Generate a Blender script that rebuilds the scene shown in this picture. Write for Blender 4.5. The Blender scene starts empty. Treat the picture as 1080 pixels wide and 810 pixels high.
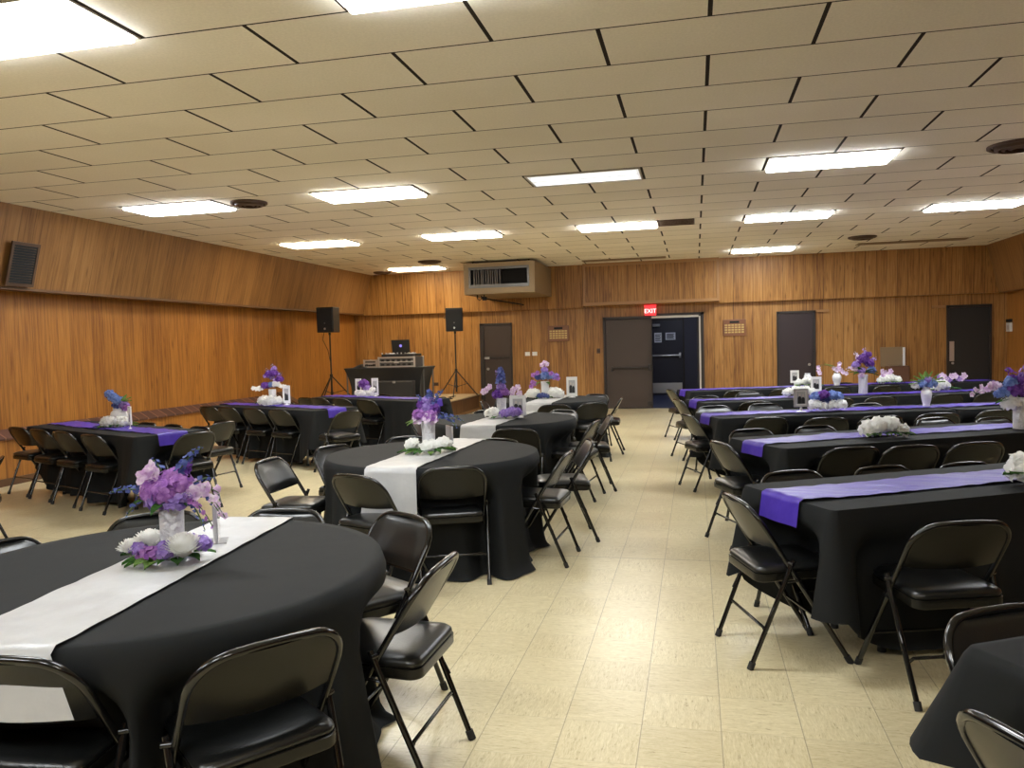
import bpy, bmesh, math, random
from mathutils import Vector, Matrix
R = math.radians
PI = math.pi
scene = bpy.context.scene
COL = scene.collection
rnd = random.Random(11)

# ------------------------------------------------------------------ measurements (metres)
CAM_H = 1.518
CEIL = 3.265
YB = 18.12            # back wall
XL = -8.10            # left wall (lower part)
XR = 6.20             # right wall (lower part)
YF = -5.5             # wall behind the camera
TZ = 0.75             # tabletop
GX, GY, GS = 0.104, 3.932, 0.6096   # ceiling grid

# ------------------------------------------------------------------ materials
MATS = {}
def mat(name, base=(.5, .5, .5), rough=.5, metal=0., spec=.5, emit=None, estr=0., sheen=0., bump=None, coat=0., trans=0.):
    m = bpy.data.materials.new(name); m.use_nodes = True
    nt = m.node_tree; b = nt.nodes['Principled BSDF']
    b.inputs['Base Color'].default_value = (*base, 1)
    b.inputs['Roughness'].default_value = rough
    b.inputs['Metallic'].default_value = metal
    b.inputs['Specular IOR Level'].default_value = spec
    if sheen: b.inputs['Sheen Weight'].default_value = sheen; b.inputs['Sheen Roughness'].default_value = .5
    if coat: b.inputs['Coat Weight'].default_value = coat; b.inputs['Coat Roughness'].default_value = .1
    if trans: b.inputs['Transmission Weight'].default_value = trans
    if emit: b.inputs['Emission Color'].default_value = (*emit, 1); b.inputs['Emission Strength'].default_value = estr
    if bump:
        tc = nt.nodes.new('ShaderNodeTexCoord'); n = nt.nodes.new('ShaderNodeTexNoise')
        n.inputs['Scale'].default_value = bump[0]; n.inputs['Detail'].default_value = 3
        bp = nt.nodes.new('ShaderNodeBump'); bp.inputs['Strength'].default_value = bump[1]; bp.inputs['Distance'].default_value = bump[2]
        nt.links.new(tc.outputs['Object'], n.inputs['Vector']); nt.links.new(n.outputs['Fac'], bp.inputs['Height'])
        nt.links.new(bp.outputs['Normal'], b.inputs['Normal'])
    MATS[name] = m
    return m

class NG:
    """small node helper"""
    def __init__(s, m): s.nt = m.node_tree; s.b = s.nt.nodes['Principled BSDF']
    def n(s, t, **kw):
        x = s.nt.nodes.new(t)
        for k, v in kw.items(): setattr(x, k, v)
        return x
    def l(s, a, b): s.nt.links.new(a, b)
    def m(s, op, a, b=None, c=None):
        x = s.n('ShaderNodeMath', operation=op)
        for i, v in enumerate((a, b, c)):
            if v is None: continue
            if isinstance(v, (int, float)): x.inputs[i].default_value = v
            else: s.l(v, x.inputs[i])
        return x.outputs[0]
    def xyz(s):
        tc = s.n('ShaderNodeTexCoord'); sp = s.n('ShaderNodeSeparateXYZ'); s.l(tc.outputs['Object'], sp.inputs[0])
        return tc.outputs['Object'], sp.outputs[0], sp.outputs[1], sp.outputs[2]
    def comb(s, x, y, z):
        c = s.n('ShaderNodeCombineXYZ')
        for i, v in enumerate((x, y, z)):
            if isinstance(v, (int, float)): c.inputs[i].default_value = v
            else: s.l(v, c.inputs[i])
        return c.outputs[0]
    def noise(s, vec, scale, detail=3, rough=.5, dist=0.):
        x = s.n('ShaderNodeTexNoise'); s.l(vec, x.inputs['Vector'])
        x.inputs['Scale'].default_value = scale; x.inputs['Detail'].default_value = detail
        x.inputs['Roughness'].default_value = rough; x.inputs['Distortion'].default_value = dist
        return x.outputs['Fac']
    def ramp(s, fac, stops):
        x = s.n('ShaderNodeValToRGB'); e = x.color_ramp.elements
        while len(e) < len(stops): e.new(.5)
        for k, (p, c) in enumerate(stops): e[k].position = p; e[k].color = (*c, 1)
        s.l(fac, x.inputs[0]); return x.outputs[0]
    def mix(s, fac, a, b, mode='MIX'):
        x = s.n('ShaderNodeMix', data_type='RGBA', blend_type=mode)
        if isinstance(fac, (int, float)): x.inputs[0].default_value = fac
        else: s.l(fac, x.inputs[0])
        for i, v in ((6, a), (7, b)):
            if isinstance(v, tuple): x.inputs[i].default_value = (*v, 1)
            else: s.l(v, x.inputs[i])
        return x.outputs[2]

def wood_panelling(name, axis, plank=.205, tint=1.0, groove=.35, dark=(.14, .057, .014), mid=(.335, .158, .040), light=(.47, .25, .078), streak=1.0):
    """vertical planks; axis = the horizontal coordinate running along the wall"""
    m = mat(name, rough=.42, spec=.4); g = NG(m)
    vec, x, y, z = g.xyz()
    s = x if axis == 'x' else y
    idx = g.m('FLOOR', g.m('DIVIDE', s, plank))
    fr = g.m('FRACT', g.m('DIVIDE', s, plank))
    wn = g.n('ShaderNodeTexWhiteNoise', noise_dimensions='1D'); g.l(idx, wn.inputs['W'])
    rv = wn.outputs['Value']
    off = g.m('MULTIPLY', rv, 37.)
    v1 = g.comb(g.m('ADD', g.m('MULTIPLY', s, 13.), off), 0., g.m('ADD', g.m('MULTIPLY', z, .55), off))
    grain = g.noise(v1, 2.2, 6, .62, .6)
    v2 = g.comb(g.m('ADD', g.m('MULTIPLY', s, 40.), off), 0., g.m('MULTIPLY', z, 1.6))
    fine = g.noise(v2, 1.6, 3, .6)
    v3 = g.comb(g.m('MULTIPLY', s, 5.5), off, g.m('MULTIPLY', z, 1.15))
    kn = g.n('ShaderNodeTexVoronoi'); g.l(v3, kn.inputs['Vector']); kn.inputs['Scale'].default_value = 1.5
    knot = g.n('ShaderNodeMapRange'); g.l(kn.outputs['Distance'], knot.inputs[0])
    knot.inputs[1].default_value = .03; knot.inputs[2].default_value = .17; knot.inputs[3].default_value = 1.; knot.inputs[4].default_value = 0.
    big = g.noise(g.comb(s, 0., g.m('MULTIPLY', z, .5)), .5, 3)
    f = g.m('ADD', g.m('MULTIPLY', grain, .62), g.m('MULTIPLY', fine, .25))
    f = g.m('ADD', f, g.m('MULTIPLY', g.m('SUBTRACT', rv, .5), .09))
    f = g.m('ADD', f, g.m('MULTIPLY', g.m('SUBTRACT', big, .5), .3))
    col = g.ramp(f, [(.28, dark), (.45, mid), (.62, light)])
    col = g.mix(g.m('MULTIPLY', knot.outputs[0], .6 * streak), col, tuple(c * .62 for c in dark))
    # grooves
    gd = g.m('MINIMUM', fr, g.m('SUBTRACT', 1., fr))
    gl = g.m('LESS_THAN', gd, .022)
    col = g.mix(g.m('MULTIPLY', gl, groove), col, (.03, .011, .003))
    g.l(col, g.b.inputs['Base Color'])
    bp = g.n('ShaderNodeBump'); bp.inputs['Strength'].default_value = .25; bp.inputs['Distance'].default_value = .004
    g.l(g.m('SUBTRACT', f, gl), bp.inputs['Height']); g.l(bp.outputs['Normal'], g.b.inputs['Normal'])
    return m

def floor_material():
    m = mat('vinyl_floor', rough=.29, spec=.5); g = NG(m)
    vec, x, y, z = g.xyz()
    T = .3048; px = g.m('DIVIDE', g.m('SUBTRACT', x, .0757), T); py = g.m('DIVIDE', g.m('SUBTRACT', y, .06), T)
    ix, iy = g.m('FLOOR', px), g.m('FLOOR', py)
    par = g.m('MODULO', g.m('ABSOLUTE', g.m('ADD', ix, iy)), 2.)
    wn = g.n('ShaderNodeTexWhiteNoise', noise_dimensions='2D'); g.l(g.comb(ix, iy, 0.), wn.inputs['Vector'])
    rv = wn.outputs['Value']; off = g.m('MULTIPLY', rv, 50.)
    va = g.comb(g.m('ADD', g.m('MULTIPLY', x, 16.), off), g.m('MULTIPLY', y, 110.), off)
    vb = g.comb(g.m('ADD', g.m('MULTIPLY', x, 110.), off), g.m('MULTIPLY', y, 16.), off)
    na = g.noise(va, 1., 5, .7, 1.2); nb = g.noise(vb, 1., 5, .7, 1.2)
    n = g.m('ADD', g.m('MULTIPLY', na, g.m('SUBTRACT', 1., par)), g.m('MULTIPLY', nb, par))
    n = g.m('ADD', g.m('MULTIPLY', n, .8), g.m('MULTIPLY', g.noise(g.comb(x, y, 0.), 45., 4, .7, .5), .2))
    col = g.ramp(n, [(.33, (.27, .20, .10)), (.41, (.575, .505, .305)), (.54, (.665, .60, .395)), (.66, (.76, .70, .51))])
    big = g.noise(g.comb(x, y, 0.), .45, 4, .6)
    col = g.mix(1., col, g.ramp(big, [(.3, (.86, .82, .78)), (.7, (1.04, 1.02, 1.0))]), 'MULTIPLY')
    tone = g.ramp(rv, [(0., (.95, .94, .92)), (1., (1.03, 1.03, 1.03))])
    col = g.mix(1., col, tone, 'MULTIPLY')
    fx, fy = g.m('FRACT', px), g.m('FRACT', py)
    dx = g.m('MINIMUM', fx, g.m('SUBTRACT', 1., fx)); dy = g.m('MINIMUM', fy, g.m('SUBTRACT', 1., fy))
    lx = g.m('MULTIPLY', g.m('LESS_THAN', dx, .0065), .6); ly = g.m('MULTIPLY', g.m('LESS_THAN', dy, .005), .22)
    # one lifted sheet edge right across the aisle
    sm = g.m('MULTIPLY', g.m('LESS_THAN', g.m('ABSOLUTE', g.m('SUBTRACT', y, 5.55)), .004), .75)
    seam = g.m('MAXIMUM', g.m('MAXIMUM', lx, ly), sm)
    col = g.mix(seam, col, (.16, .12, .07))
    g.l(col, g.b.inputs['Base Color'])
    return m

def ceiling_material():
    m = mat('ceiling_tile', rough=.85, spec=.2); g = NG(m)
    vec, x, y, z = g.xyz()
    v = g.m('DIVIDE', g.m('SUBTRACT', y, GY), GS); u0 = g.m('DIVIDE', g.m('SUBTRACT', x, GX), GS * 2)
    row = g.m('FLOOR', v); par = g.m('MODULO', g.m('ABSOLUTE', row), 2.)
    u = g.m('ADD', u0, g.m('MULTIPLY', par, .5))
    fu, fv = g.m('FRACT', u), g.m('FRACT', v)
    du = g.m('MINIMUM', fu, g.m('SUBTRACT', 1., fu)); dv = g.m('MINIMUM', fv, g.m('SUBTRACT', 1., fv))
    j = g.m('MAXIMUM', g.m('LESS_THAN', du, .0105), g.m('LESS_THAN', dv, .0115))
    wn = g.n('ShaderNodeTexWhiteNoise', noise_dimensions='2D'); g.l(g.comb(g.m('FLOOR', u), row, 0.), wn.inputs['Vector'])
    base = g.ramp(wn.outputs['Value'], [(0., (.80, .75, .66)), (1., (.85, .80, .71))])
    n = g.noise(vec, 60., 3); n2 = g.noise(vec, .7, 3)
    base = g.mix(1., base, g.ramp(n, [(.3, (.94, .94, .94)), (.7, (1.03, 1.03, 1.03))]), 'MULTIPLY')
    base = g.mix(1., base, g.ramp(n2, [(.3, (.95, .94, .91)), (.7, (1.03, 1.03, 1.03))]), 'MULTIPLY')
    g.l(g.mix(j, base, (.022, .016, .012)), g.b.inputs['Base Color'])
    bp = g.n('ShaderNodeBump'); bp.inputs['Strength'].default_value = .6; bp.inputs['Distance'].default_value = .01
    g.l(g.m('SUBTRACT', g.m('MULTIPLY', n, .08), j), bp.inputs['Height']); g.l(bp.outputs['Normal'], g.b.inputs['Normal'])
    return m

def brick_material():
    m = mat('brick_sill', rough=.7); g = NG(m)
    vec, x, y, z = g.xyz()
    fr = g.m('FRACT', g.m('DIVIDE', y, .21)); idx = g.m('FLOOR', g.m('DIVIDE', y, .21))
    wn = g.n('ShaderNodeTexWhiteNoise', noise_dimensions='1D'); g.l(idx, wn.inputs['W'])
    col = g.ramp(wn.outputs['Value'], [(0., (.05, .016, .010)), (1., (.11, .04, .022))])
    gd = g.m('MINIMUM', fr, g.m('SUBTRACT', 1., fr))
    col = g.mix(g.m('LESS_THAN', gd, .05), col, (.22, .10, .05))
    g.l(col, g.b.inputs['Base Color']); return m

def cloth_material(name, base, rough, scale=900., sheen=.3):
    m = mat(name, base, rough, spec=.16, sheen=sheen); g = NG(m)
    vec, x, y, z = g.xyz()
    n = g.noise(vec, scale, 2); n2 = g.noise(vec, 3., 3)
    bp = g.n('ShaderNodeBump'); bp.inputs['Strength'].default_value = .25; bp.inputs['Distance'].default_value = .002
    g.l(n, bp.inputs['Height']); b2 = g.n('ShaderNodeBump'); b2.inputs['Strength'].default_value = .25; b2.inputs['Distance'].default_value = .02
    g.l(n2, b2.inputs['Height']); g.l(bp.outputs['Normal'], b2.inputs['Normal']); g.l(b2.outputs['Normal'], g.b.inputs['Normal'])
    return m

def satin_material(name, base, rough, lo, sheen=.0, spec=.5):
    m = mat(name, base, rough, spec=spec, sheen=sheen); g = NG(m)
    vec, x, y, z = g.xyz()
    n = g.noise(vec, 6., 4, .6, .5)
    g.l(g.ramp(n, [(.3, lo), (.7, base)]), g.b.inputs['Base Color'])
    bp = g.n('ShaderNodeBump'); bp.inputs['Strength'].default_value = .3; bp.inputs['Distance'].default_value = .01
    g.l(g.noise(vec, 14., 3), bp.inputs['Height']); g.l(bp.outputs['Normal'], g.b.inputs['Normal'])
    return m

def petal_material(name, a, b, thin=.4):
    m = mat(name, a, .6, spec=.25); g = NG(m)
    vec, x, y, z = g.xyz()
    col = g.ramp(g.noise(vec, 45., 2), [(.35, a), (.65, b)])
    g.l(col, g.b.inputs['Base Color'])
    tr = g.n('ShaderNodeBsdfTranslucent'); g.l(col, tr.inputs['Color'])
    mx = g.n('ShaderNodeMixShader'); mx.inputs[0].default_value = thin
    out = g.nt.nodes['Material Output']
    g.l(g.b.outputs[0], mx.inputs[1]); g.l(tr.outputs[0], mx.inputs[2]); g.l(mx.outputs[0], out.inputs['Surface'])
    return m

M_floor = floor_material(); M_ceil = ceiling_material(); M_brick = brick_material()
M_woodX = wood_panelling('wood_panelling_across', 'x', groove=.7)
M_woodY = wood_panelling('wood_panelling_along', 'y', groove=.35, streak=1.3, dark=(.18, .064, .011), mid=(.335, .136, .025), light=(.43, .19, .040))
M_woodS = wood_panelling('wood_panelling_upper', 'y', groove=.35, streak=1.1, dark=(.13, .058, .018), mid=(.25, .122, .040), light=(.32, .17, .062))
M_woodplain = wood_panelling('stage_wood', 'y', plank=3., groove=0., dark=(.07, .03, .010), mid=(.15, .07, .025), light=(.22, .11, .042))
M_trimwood = mat('dark_trim_wood', (.10, .045, .016), .5, bump=(20, .2, .002))
M_lighttrim = mat('light_trim_wood', (.33, .17, .06), .45, bump=(20, .2, .002))
M_black = mat('black_enamel', (.006, .006, .006), .16, spec=.55)
M_panel = mat('black_enamel_panel', (.007, .0065, .005), .27, spec=.3)
M_vinyl = mat('black_vinyl', (.006, .0065, .0065), .30, spec=.55, bump=(140, .25, .002))
M_rubber = mat('black_rubber', (.012, .012, .012), .7)
M_glide = mat('worn_chrome', (.7, .7, .7), .25, metal=1.)
M_cloth = cloth_material('black_tablecloth', (.0105, .0115, .012), .75, sheen=0)
M_silver = satin_material('silver_satin', (.43, .435, .435), .36, (.37, .37, .372), spec=.7)
M_purple = satin_material('purple_satin', (.070, .036, .36), .40, (.052, .025, .28), spec=.22)
M_table = mat('grey_plastic_tabletop', (.38, .38, .37), .5)
M_steel = mat('grey_steel', (.16, .16, .16), .35, metal=.8)
M_vase = mat('silver_crackle_vase', (.66, .66, .69), .30, metal=.15, bump=(55, 1., .02))
M_vasew = mat('white_ceramic_vase', (.72, .72, .74), .3, spec=.6, bump=(30, .5, .006))
M_clear = mat('clear_acrylic', (.92, .93, .95), .08, trans=.55, spec=.5)
M_leaf = petal_material('leaf_green', (.03, .10, .018), (.07, .19, .035))
M_leaf2 = petal_material('leaf_lime', (.12, .24, .045), (.22, .34, .10))
M_stem = mat('stem_green', (.06, .12, .03), .6)
M_white = petal_material('white_petal', (.90, .90, .87), (.96, .96, .94), .55)
M_lilac = petal_material('lilac_petal', (.28, .17, .54), (.45, .32, .70))
M_purp = petal_material('purple_petal', (.12, .035, .28), (.24, .09, .44))
M_orchid = petal_material('orchid_petal', (.30, .11, .43), (.52, .26, .62))
M_pink = petal_material('pink_petal', (.62, .40, .68), (.88, .80, .88))
M_blue = petal_material('blue_petal', (.055, .07, .25), (.13, .17, .42))
M_skyblue = petal_material('sky_blue_petal', (.14, .22, .52), (.28, .38, .70))
M_core = mat('flower_core', (.30, .25, .06), .7)
M_frame = mat('white_frame', (.78, .78, .76), .35)
M_silverframe = mat('silver_frame', (.6, .6, .6), .3, metal=.6)
M_photo = mat('photo_paper', (.42, .42, .42), .4)
M_photodark = mat('photo_dark', (.02, .02, .02), .4)
M_photoskin = mat('photo_mid', (.55, .50, .46), .4)
M_door = mat('brown_door_paint', (.045, .028, .020), .45, bump=(60, .1, .001))
M_doorp = mat('plum_door_paint', (.026, .015, .017), .45)
M_doorb = mat('black_door_paint', (.014, .013, .012), .5)
M_doorframe = mat('dark_door_frame', (.022, .015, .012), .45)
M_navy = mat('navy_door_paint', (.022, .020, .030), .45)
M_navyfloor = mat('navy_carpet', (.02, .024, .06), .9)
M_alu = mat('brushed_aluminium', (.62, .62, .62), .3, metal=.9)
M_whitepl = mat('white_plastic', (.75, .74, .71), .4)
M_paper = mat('paper', (.78, .79, .82), .7)
M_ink = mat('ink', (.05, .05, .06), .7)
M_brass = mat('brass_plate', (.50, .34, .13), .35, metal=.6)
M_plaque = mat('plaque_wood', (.19, .075, .03), .4)
M_blackpl = mat('black_plastic', (.008, .0085, .009), .5)
M_grille = mat('dark_grille', (.014, .015, .018), .55, metal=.3, bump=(400, .8, .003))
M_spandex = mat('black_spandex', (.007, .007, .0075), .6, sheen=.05)
M_case = mat('case_laminate', (.09, .088, .085), .4)
M_beige = mat('beige_paint', (.24, .165, .09), .55)
M_beigelt = mat('light_beige_paint', (.36, .27, .165), .5)
M_ventb = mat('brown_vent_paint', (.075, .042, .026), .5, metal=.2)
M_dark = mat('vent_dark', (.006, .006, .006), .8)
M_coil = mat('coil_grey', (.10, .09, .085), .4, metal=.5)
M_carpet = mat('stage_carpet', (.48, .38, .23), .9, bump=(300, .5, .004))
M_exit = mat('exit_red', (.7, .02, .02), .4, emit=(1., .03, .04), estr=.6)
M_exitl = mat('exit_letters', (.9, .6, .6), .4, emit=(1., .55, .53), estr=1.2)
M_screen = mat('laptop_logo', (.1, .08, .3), .4, emit=(.25, .2, .8), estr=.5)
LIGHT_COL = {'cool': (.93, .97, 1.0), 'neutral': (1.0, .97, .90), 'warm': (1.0, .84, .58)}
M_lamp = {}
for k, s in (('cool', 15.5), ('neutral', 15.5), ('warm', 13.5)):
    M_lamp[k] = mat('lit_diffuser_' + k, (.8, .8, .8), .5, emit=LIGHT_COL[k], estr=s)
M_tube = mat('lit_tube', (.8, .8, .8), .5, emit=(.93, .97, 1.), estr=.75)
M_dimdiff = mat('dim_diffuser', (.7, .7, .7), .5, emit=(.93, .96, 1.), estr=.27)
M_lampframe = mat('lamp_frame', (.42, .38, .30), .5)

# ------------------------------------------------------------------ mesh helpers
class MB:
    def __init__(s): s.bm = bmesh.new()
    def box(s, x0, x1, y0, y1, z0, z1, bevel=0., rot=None, seg=2):
        t = bmesh.new()
        vs = [t.verts.new((x, y, z)) for x in (x0, x1) for y in (y0, y1) for z in (z0, z1)]
        for f in ((0, 1, 3, 2), (4, 6, 7, 5), (0, 4, 5, 1), (2, 3, 7, 6), (0, 2, 6, 4), (1, 5, 7, 3)): t.faces.new([vs[i] for i in f])
        bmesh.ops.recalc_face_normals(t, faces=t.faces)
        if bevel: bmesh.ops.bevel(t, geom=t.edges[:], offset=bevel, segments=seg, profile=.5, affect='EDGES')
        if rot is not None: bmesh.ops.transform(t, matrix=rot, verts=t.verts)
        s.join(t); return s
    def join(s, t):
        me = bpy.data.meshes.new('tmp'); t.to_mesh(me); t.free(); s.bm.from_mesh(me); bpy.data.meshes.remove(me)
    def prism(s, pts, y0, y1, axis='y', bevel=0.):
        """pts in the plane across axis, extruded along axis"""
        t = bmesh.new()
        def P(a, b, d): return {'y': (a, d, b), 'x': (d, a, b), 'z': (a, b, d)}[axis]
        A = [t.verts.new(P(a, b, y0)) for a, b in pts]; B = [t.verts.new(P(a, b, y1)) for a, b in pts]
        n = len(pts); t.faces.new(A); t.faces.new(B[::-1])
        for i in range(n): t.faces.new((A[i], B[i], B[(i + 1) % n], A[(i + 1) % n]))
        bmesh.ops.recalc_face_normals(t, faces=t.faces)
        if bevel: bmesh.ops.bevel(t, geom=t.edges[:], offset=bevel, segments=2, profile=.5, affect='EDGES')
        s.join(t); return s
    def tube(s, pts, r, seg=8, closed=False, cap=True):
        pts = [Vector(p) for p in pts]; n = len(pts)
        rr = r if isinstance(r, (list, tuple)) else [r] * n
        up = None; rings = []
        for i, p in enumerate(pts):
            a = pts[(i - 1) % n] if (closed or i > 0) else p; b = pts[(i + 1) % n] if (closed or i < n - 1) else p
            d = (b - a).normalized()
            if up is None:
                up = d.cross(Vector((0, 0, 1)) if abs(d.z) < .9 else Vector((1, 0, 0))).normalized()
            else:
                up = (up - d * up.dot(d)).normalized()
            v = d.cross(up)
            rings.append([s.bm.verts.new(p + (up * math.cos(2 * PI * k / seg) + v * math.sin(2 * PI * k / seg)) * rr[i]) for k in range(seg)])
        for i in range(n if closed else n - 1):
            A, B = rings[i], rings[(i + 1) % n]
            for k in range(seg): s.bm.faces.new((A[k], A[(k + 1) % seg], B[(k + 1) % seg], B[k]))
        if cap and not closed:
            s.bm.faces.new(rings[0][::-1]); s.bm.faces.new(rings[-1])
        return s
    def lathe(s, prof, c=(0, 0, 0), seg=20, cap=True, rad=None):
        rings = []
        for (r, z) in prof:
            ring = []
            for k in range(seg):
                a = 2 * PI * k / seg; q = r * (rad(a, z) if rad else 1.)
                ring.append(s.bm.verts.new((c[0] + q * math.cos(a), c[1] + q * math.sin(a), c[2] + z)))
            rings.append(ring)
        for A, B in zip(rings, rings[1:]):
            for k in range(seg): s.bm.faces.new((A[k], A[(k + 1) % seg], B[(k + 1) % seg], B[k]))
        if cap: s.bm.faces.new(rings[0][::-1]); s.bm.faces.new(rings[-1])
        return s
    def grid(s, f, nu, nv, wrap=False):
        V = [[s.bm.verts.new(f(i / nu, j / nv)) for j in range(nv + 1)] for i in range(nu if wrap else nu + 1)]
        n = len(V)
        for i in range(nu):
            for j in range(nv):
                s.bm.faces.new((V[i][j], V[(i + 1) % n][j], V[(i + 1) % n][j + 1], V[i][j + 1]))
        return V
    def sphere(s, c, r, sub=1, sc=(1, 1, 1)):
        t = bmesh.new(); bmesh.ops.create_icosphere(t, subdivisions=sub, radius=r)
        for v in t.verts: v.co = Vector((v.co.x * sc[0] + c[0], v.co.y * sc[1] + c[1], v.co.z * sc[2] + c[2]))
        s.join(t); return s
    def mesh(s, name, m, smooth=None):
        me = bpy.data.meshes.new(name); s.bm.to_mesh(me); s.bm.free()
        me.materials.append(m)
        if smooth is not None:
            me.polygons.foreach_set('use_smooth', [True] * len(me.polygons))
            if smooth < 180: me.set_sharp_from_angle(angle=R(smooth))
        me.update(); return me
    def build(s, name, m, parent=None, smooth=None, loc=None, **tags):
        o = bpy.data.objects.new(name, s.mesh(name, m, smooth)); COL.objects.link(o)
        if parent: o.parent = parent
        if loc: o.location = loc
        for k, v in tags.items(): o[k] = v
        return o

def tag(o, label=None, category=None, group=None, kind=None):
    for k, v in (('label', label), ('category', category), ('group', group), ('kind', kind)):
        if v: o[k] = v
    return o
def thing(name, label, cat, loc=(0, 0, 0), rz=0., group=None):
    o = bpy.data.objects.new(name, None); COL.objects.link(o); o.empty_display_size = .1
    o.location = loc; o.rotation_euler = (0, 0, rz)
    return tag(o, label, cat, group)
def part(name, me, parent, **tags):
    o = bpy.data.objects.new(name, me); COL.objects.link(o); o.parent = parent
    for k, v in tags.items(): o[k] = v
    return o
def struct(mb, name, m, label=None, smooth=None):
    o = mb.build(name, m, None, smooth); o['kind'] = 'structure'
    if label: o['label'] = label
    return o
def copy_tree(o, parent=None):
    c = o.copy(); COL.objects.link(c)
    if parent: c.parent = parent
    for ch in list(o.children): copy_tree(ch, c)
    return c
def text_mesh(s, size, depth):
    cu = bpy.data.curves.new('txt', 'FONT'); cu.body = s; cu.size = size; cu.extrude = depth; cu.align_x = 'CENTER'; cu.align_y = 'CENTER'
    o = bpy.data.objects.new('txt', cu); COL.objects.link(o)
    dg = bpy.context.evaluated_depsgraph_get(); me = bpy.data.meshes.new_from_object(o.evaluated_get(dg))
    bpy.data.objects.remove(o); return me

# ------------------------------------------------------------------ the setting
struct(MB().box(XL - .3, XR + .3, YF - .3, YB, -.12, 0), 'floor', M_floor)
struct(MB().box(XL - .3, XR + .3, YF - .3, YB + .2, CEIL, CEIL + .15), 'ceiling', M_ceil)
struct(MB().box(XL - .3, XL, YF - .3, YB + .2, 0, CEIL), 'wall_left', M_woodY)
struct(MB().box(XR, XR + .3, YF - .3, YB + .2, 0, CEIL), 'wall_right', M_woodY)
struct(MB().box(XL, XR, YF - .3, YF, 0, CEIL), 'wall_front', M_woodX)
DX0, DX1, DZ = -2.03, .14, 2.07        # double door opening
wb = MB()
wb.box(XL, DX0, YB, YB + .14, 0, CEIL); wb.box(DX1, XR, YB, YB + .14, 0, CEIL); wb.box(DX0, DX1, YB, YB + .14, DZ, CEIL)
struct(wb, 'wall_back', M_woodX)
# slanted upper panelling on the side walls, boxed soffit on the back wall
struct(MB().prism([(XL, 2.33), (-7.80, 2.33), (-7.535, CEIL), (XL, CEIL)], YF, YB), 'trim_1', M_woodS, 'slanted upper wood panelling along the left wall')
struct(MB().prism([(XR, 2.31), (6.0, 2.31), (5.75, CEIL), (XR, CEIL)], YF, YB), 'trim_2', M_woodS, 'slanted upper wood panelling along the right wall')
struct(MB().prism([(YB, 2.305), (YB - .13, 2.305), (YB - .2, CEIL), (YB, CEIL)], -7.8, 6.0, axis='x'), 'trim_3', M_woodX, 'boxed upper wood panelling along the back wall')
struct(MB().prism([(-7.80, 2.315), (-7.785, 2.315), (-7.785, 2.345), (-7.80, 2.345)], YF, YB - .14), 'trim_4', M_trimwood, 'dark lower edge of the left upper panelling')
# low wainscot with sloping brick sill on the left
wl = struct(MB().box(XL, -7.99, YF, 14.3, 0, .55), 'trim_5', M_woodY, 'low wooden base under the brick sill')
struct(MB().prism([(XL, .55), (-7.945, .55), (-7.945, .575), (XL, .665)], YF, 14.3), 'trim_6', M_brick, 'sloping sill of dark brick along the left wall')
struct(MB().prism([(XL, .0), (-7.62, .0), (-7.62, .46), (XL, .70)], 14.31, 14.52), 'trim_7', M_trimwood, 'dark wooden end panel closing the brick sill at the stage')
struct(MB().box(-7.99, -7.975, YF, 14.0, 0, .09), 'baseboard_left', M_trimwood)
bb = MB(); bb.box(-4.1, DX0 - .06, YB - .015, YB, 0, .09); bb.box(DX1 + .06, 1.68, YB - .015, YB, 0, .09); bb.box(2.54, 5.05, YB - .015, YB, 0, .09)
struct(bb, 'baseboard_back', M_trimwood)
# bulkhead over the double door
bk = MB(); bk.box(-2.40, .50, YB - .38, YB - .12, 2.36, CEIL)
bko = struct(bk, 'trim_8', M_woodX, 'framed wooden bulkhead box above the double door')
fr = MB(); fr.box(-2.42, .52, YB - .405, YB - .38, 2.335, 2.40); fr.box(-2.42, .52, YB - .405, YB - .38, 3.2, CEIL); fr.box(-2.42, -2.37, YB - .405, YB - .38, 2.40, 3.2); fr.box(.47, .52, YB - .405, YB - .38, 2.40, 3.2)
fr.box(-2.42, .52, YB - .38, YB - .12, 2.335, 2.36)
fr.build('bulkhead_moulding', M_lighttrim, bko)

# vestibule behind the double door
vb = MB(); vb.box(DX0 - .6, DX1 + .9, YB + .14, 22.7, -.12, -.001); struct(vb, 'floor_vestibule', M_navyfloor)
M_navywall = mat('navy_wall', (.045, .042, .06), .6)
vb = MB(); vb.box(DX0 - .7, DX0 - .6, YB + .14, 22.7, 0, 2.6); vb.box(DX1 + .9, DX1 + 1., YB + .14, 22.7, 0, 2.6)
vb.box(DX0 - .7, DX1 + 1., 22.5, 22.7, 0, 2.6); struct(vb, 'wall_vestibule', M_navywall)
struct(MB().box(DX0 - .7, DX1 + 1., YB + .14, 22.7, 2.6, 2.7), 'ceiling_vestibule', M_navywall)

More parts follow.
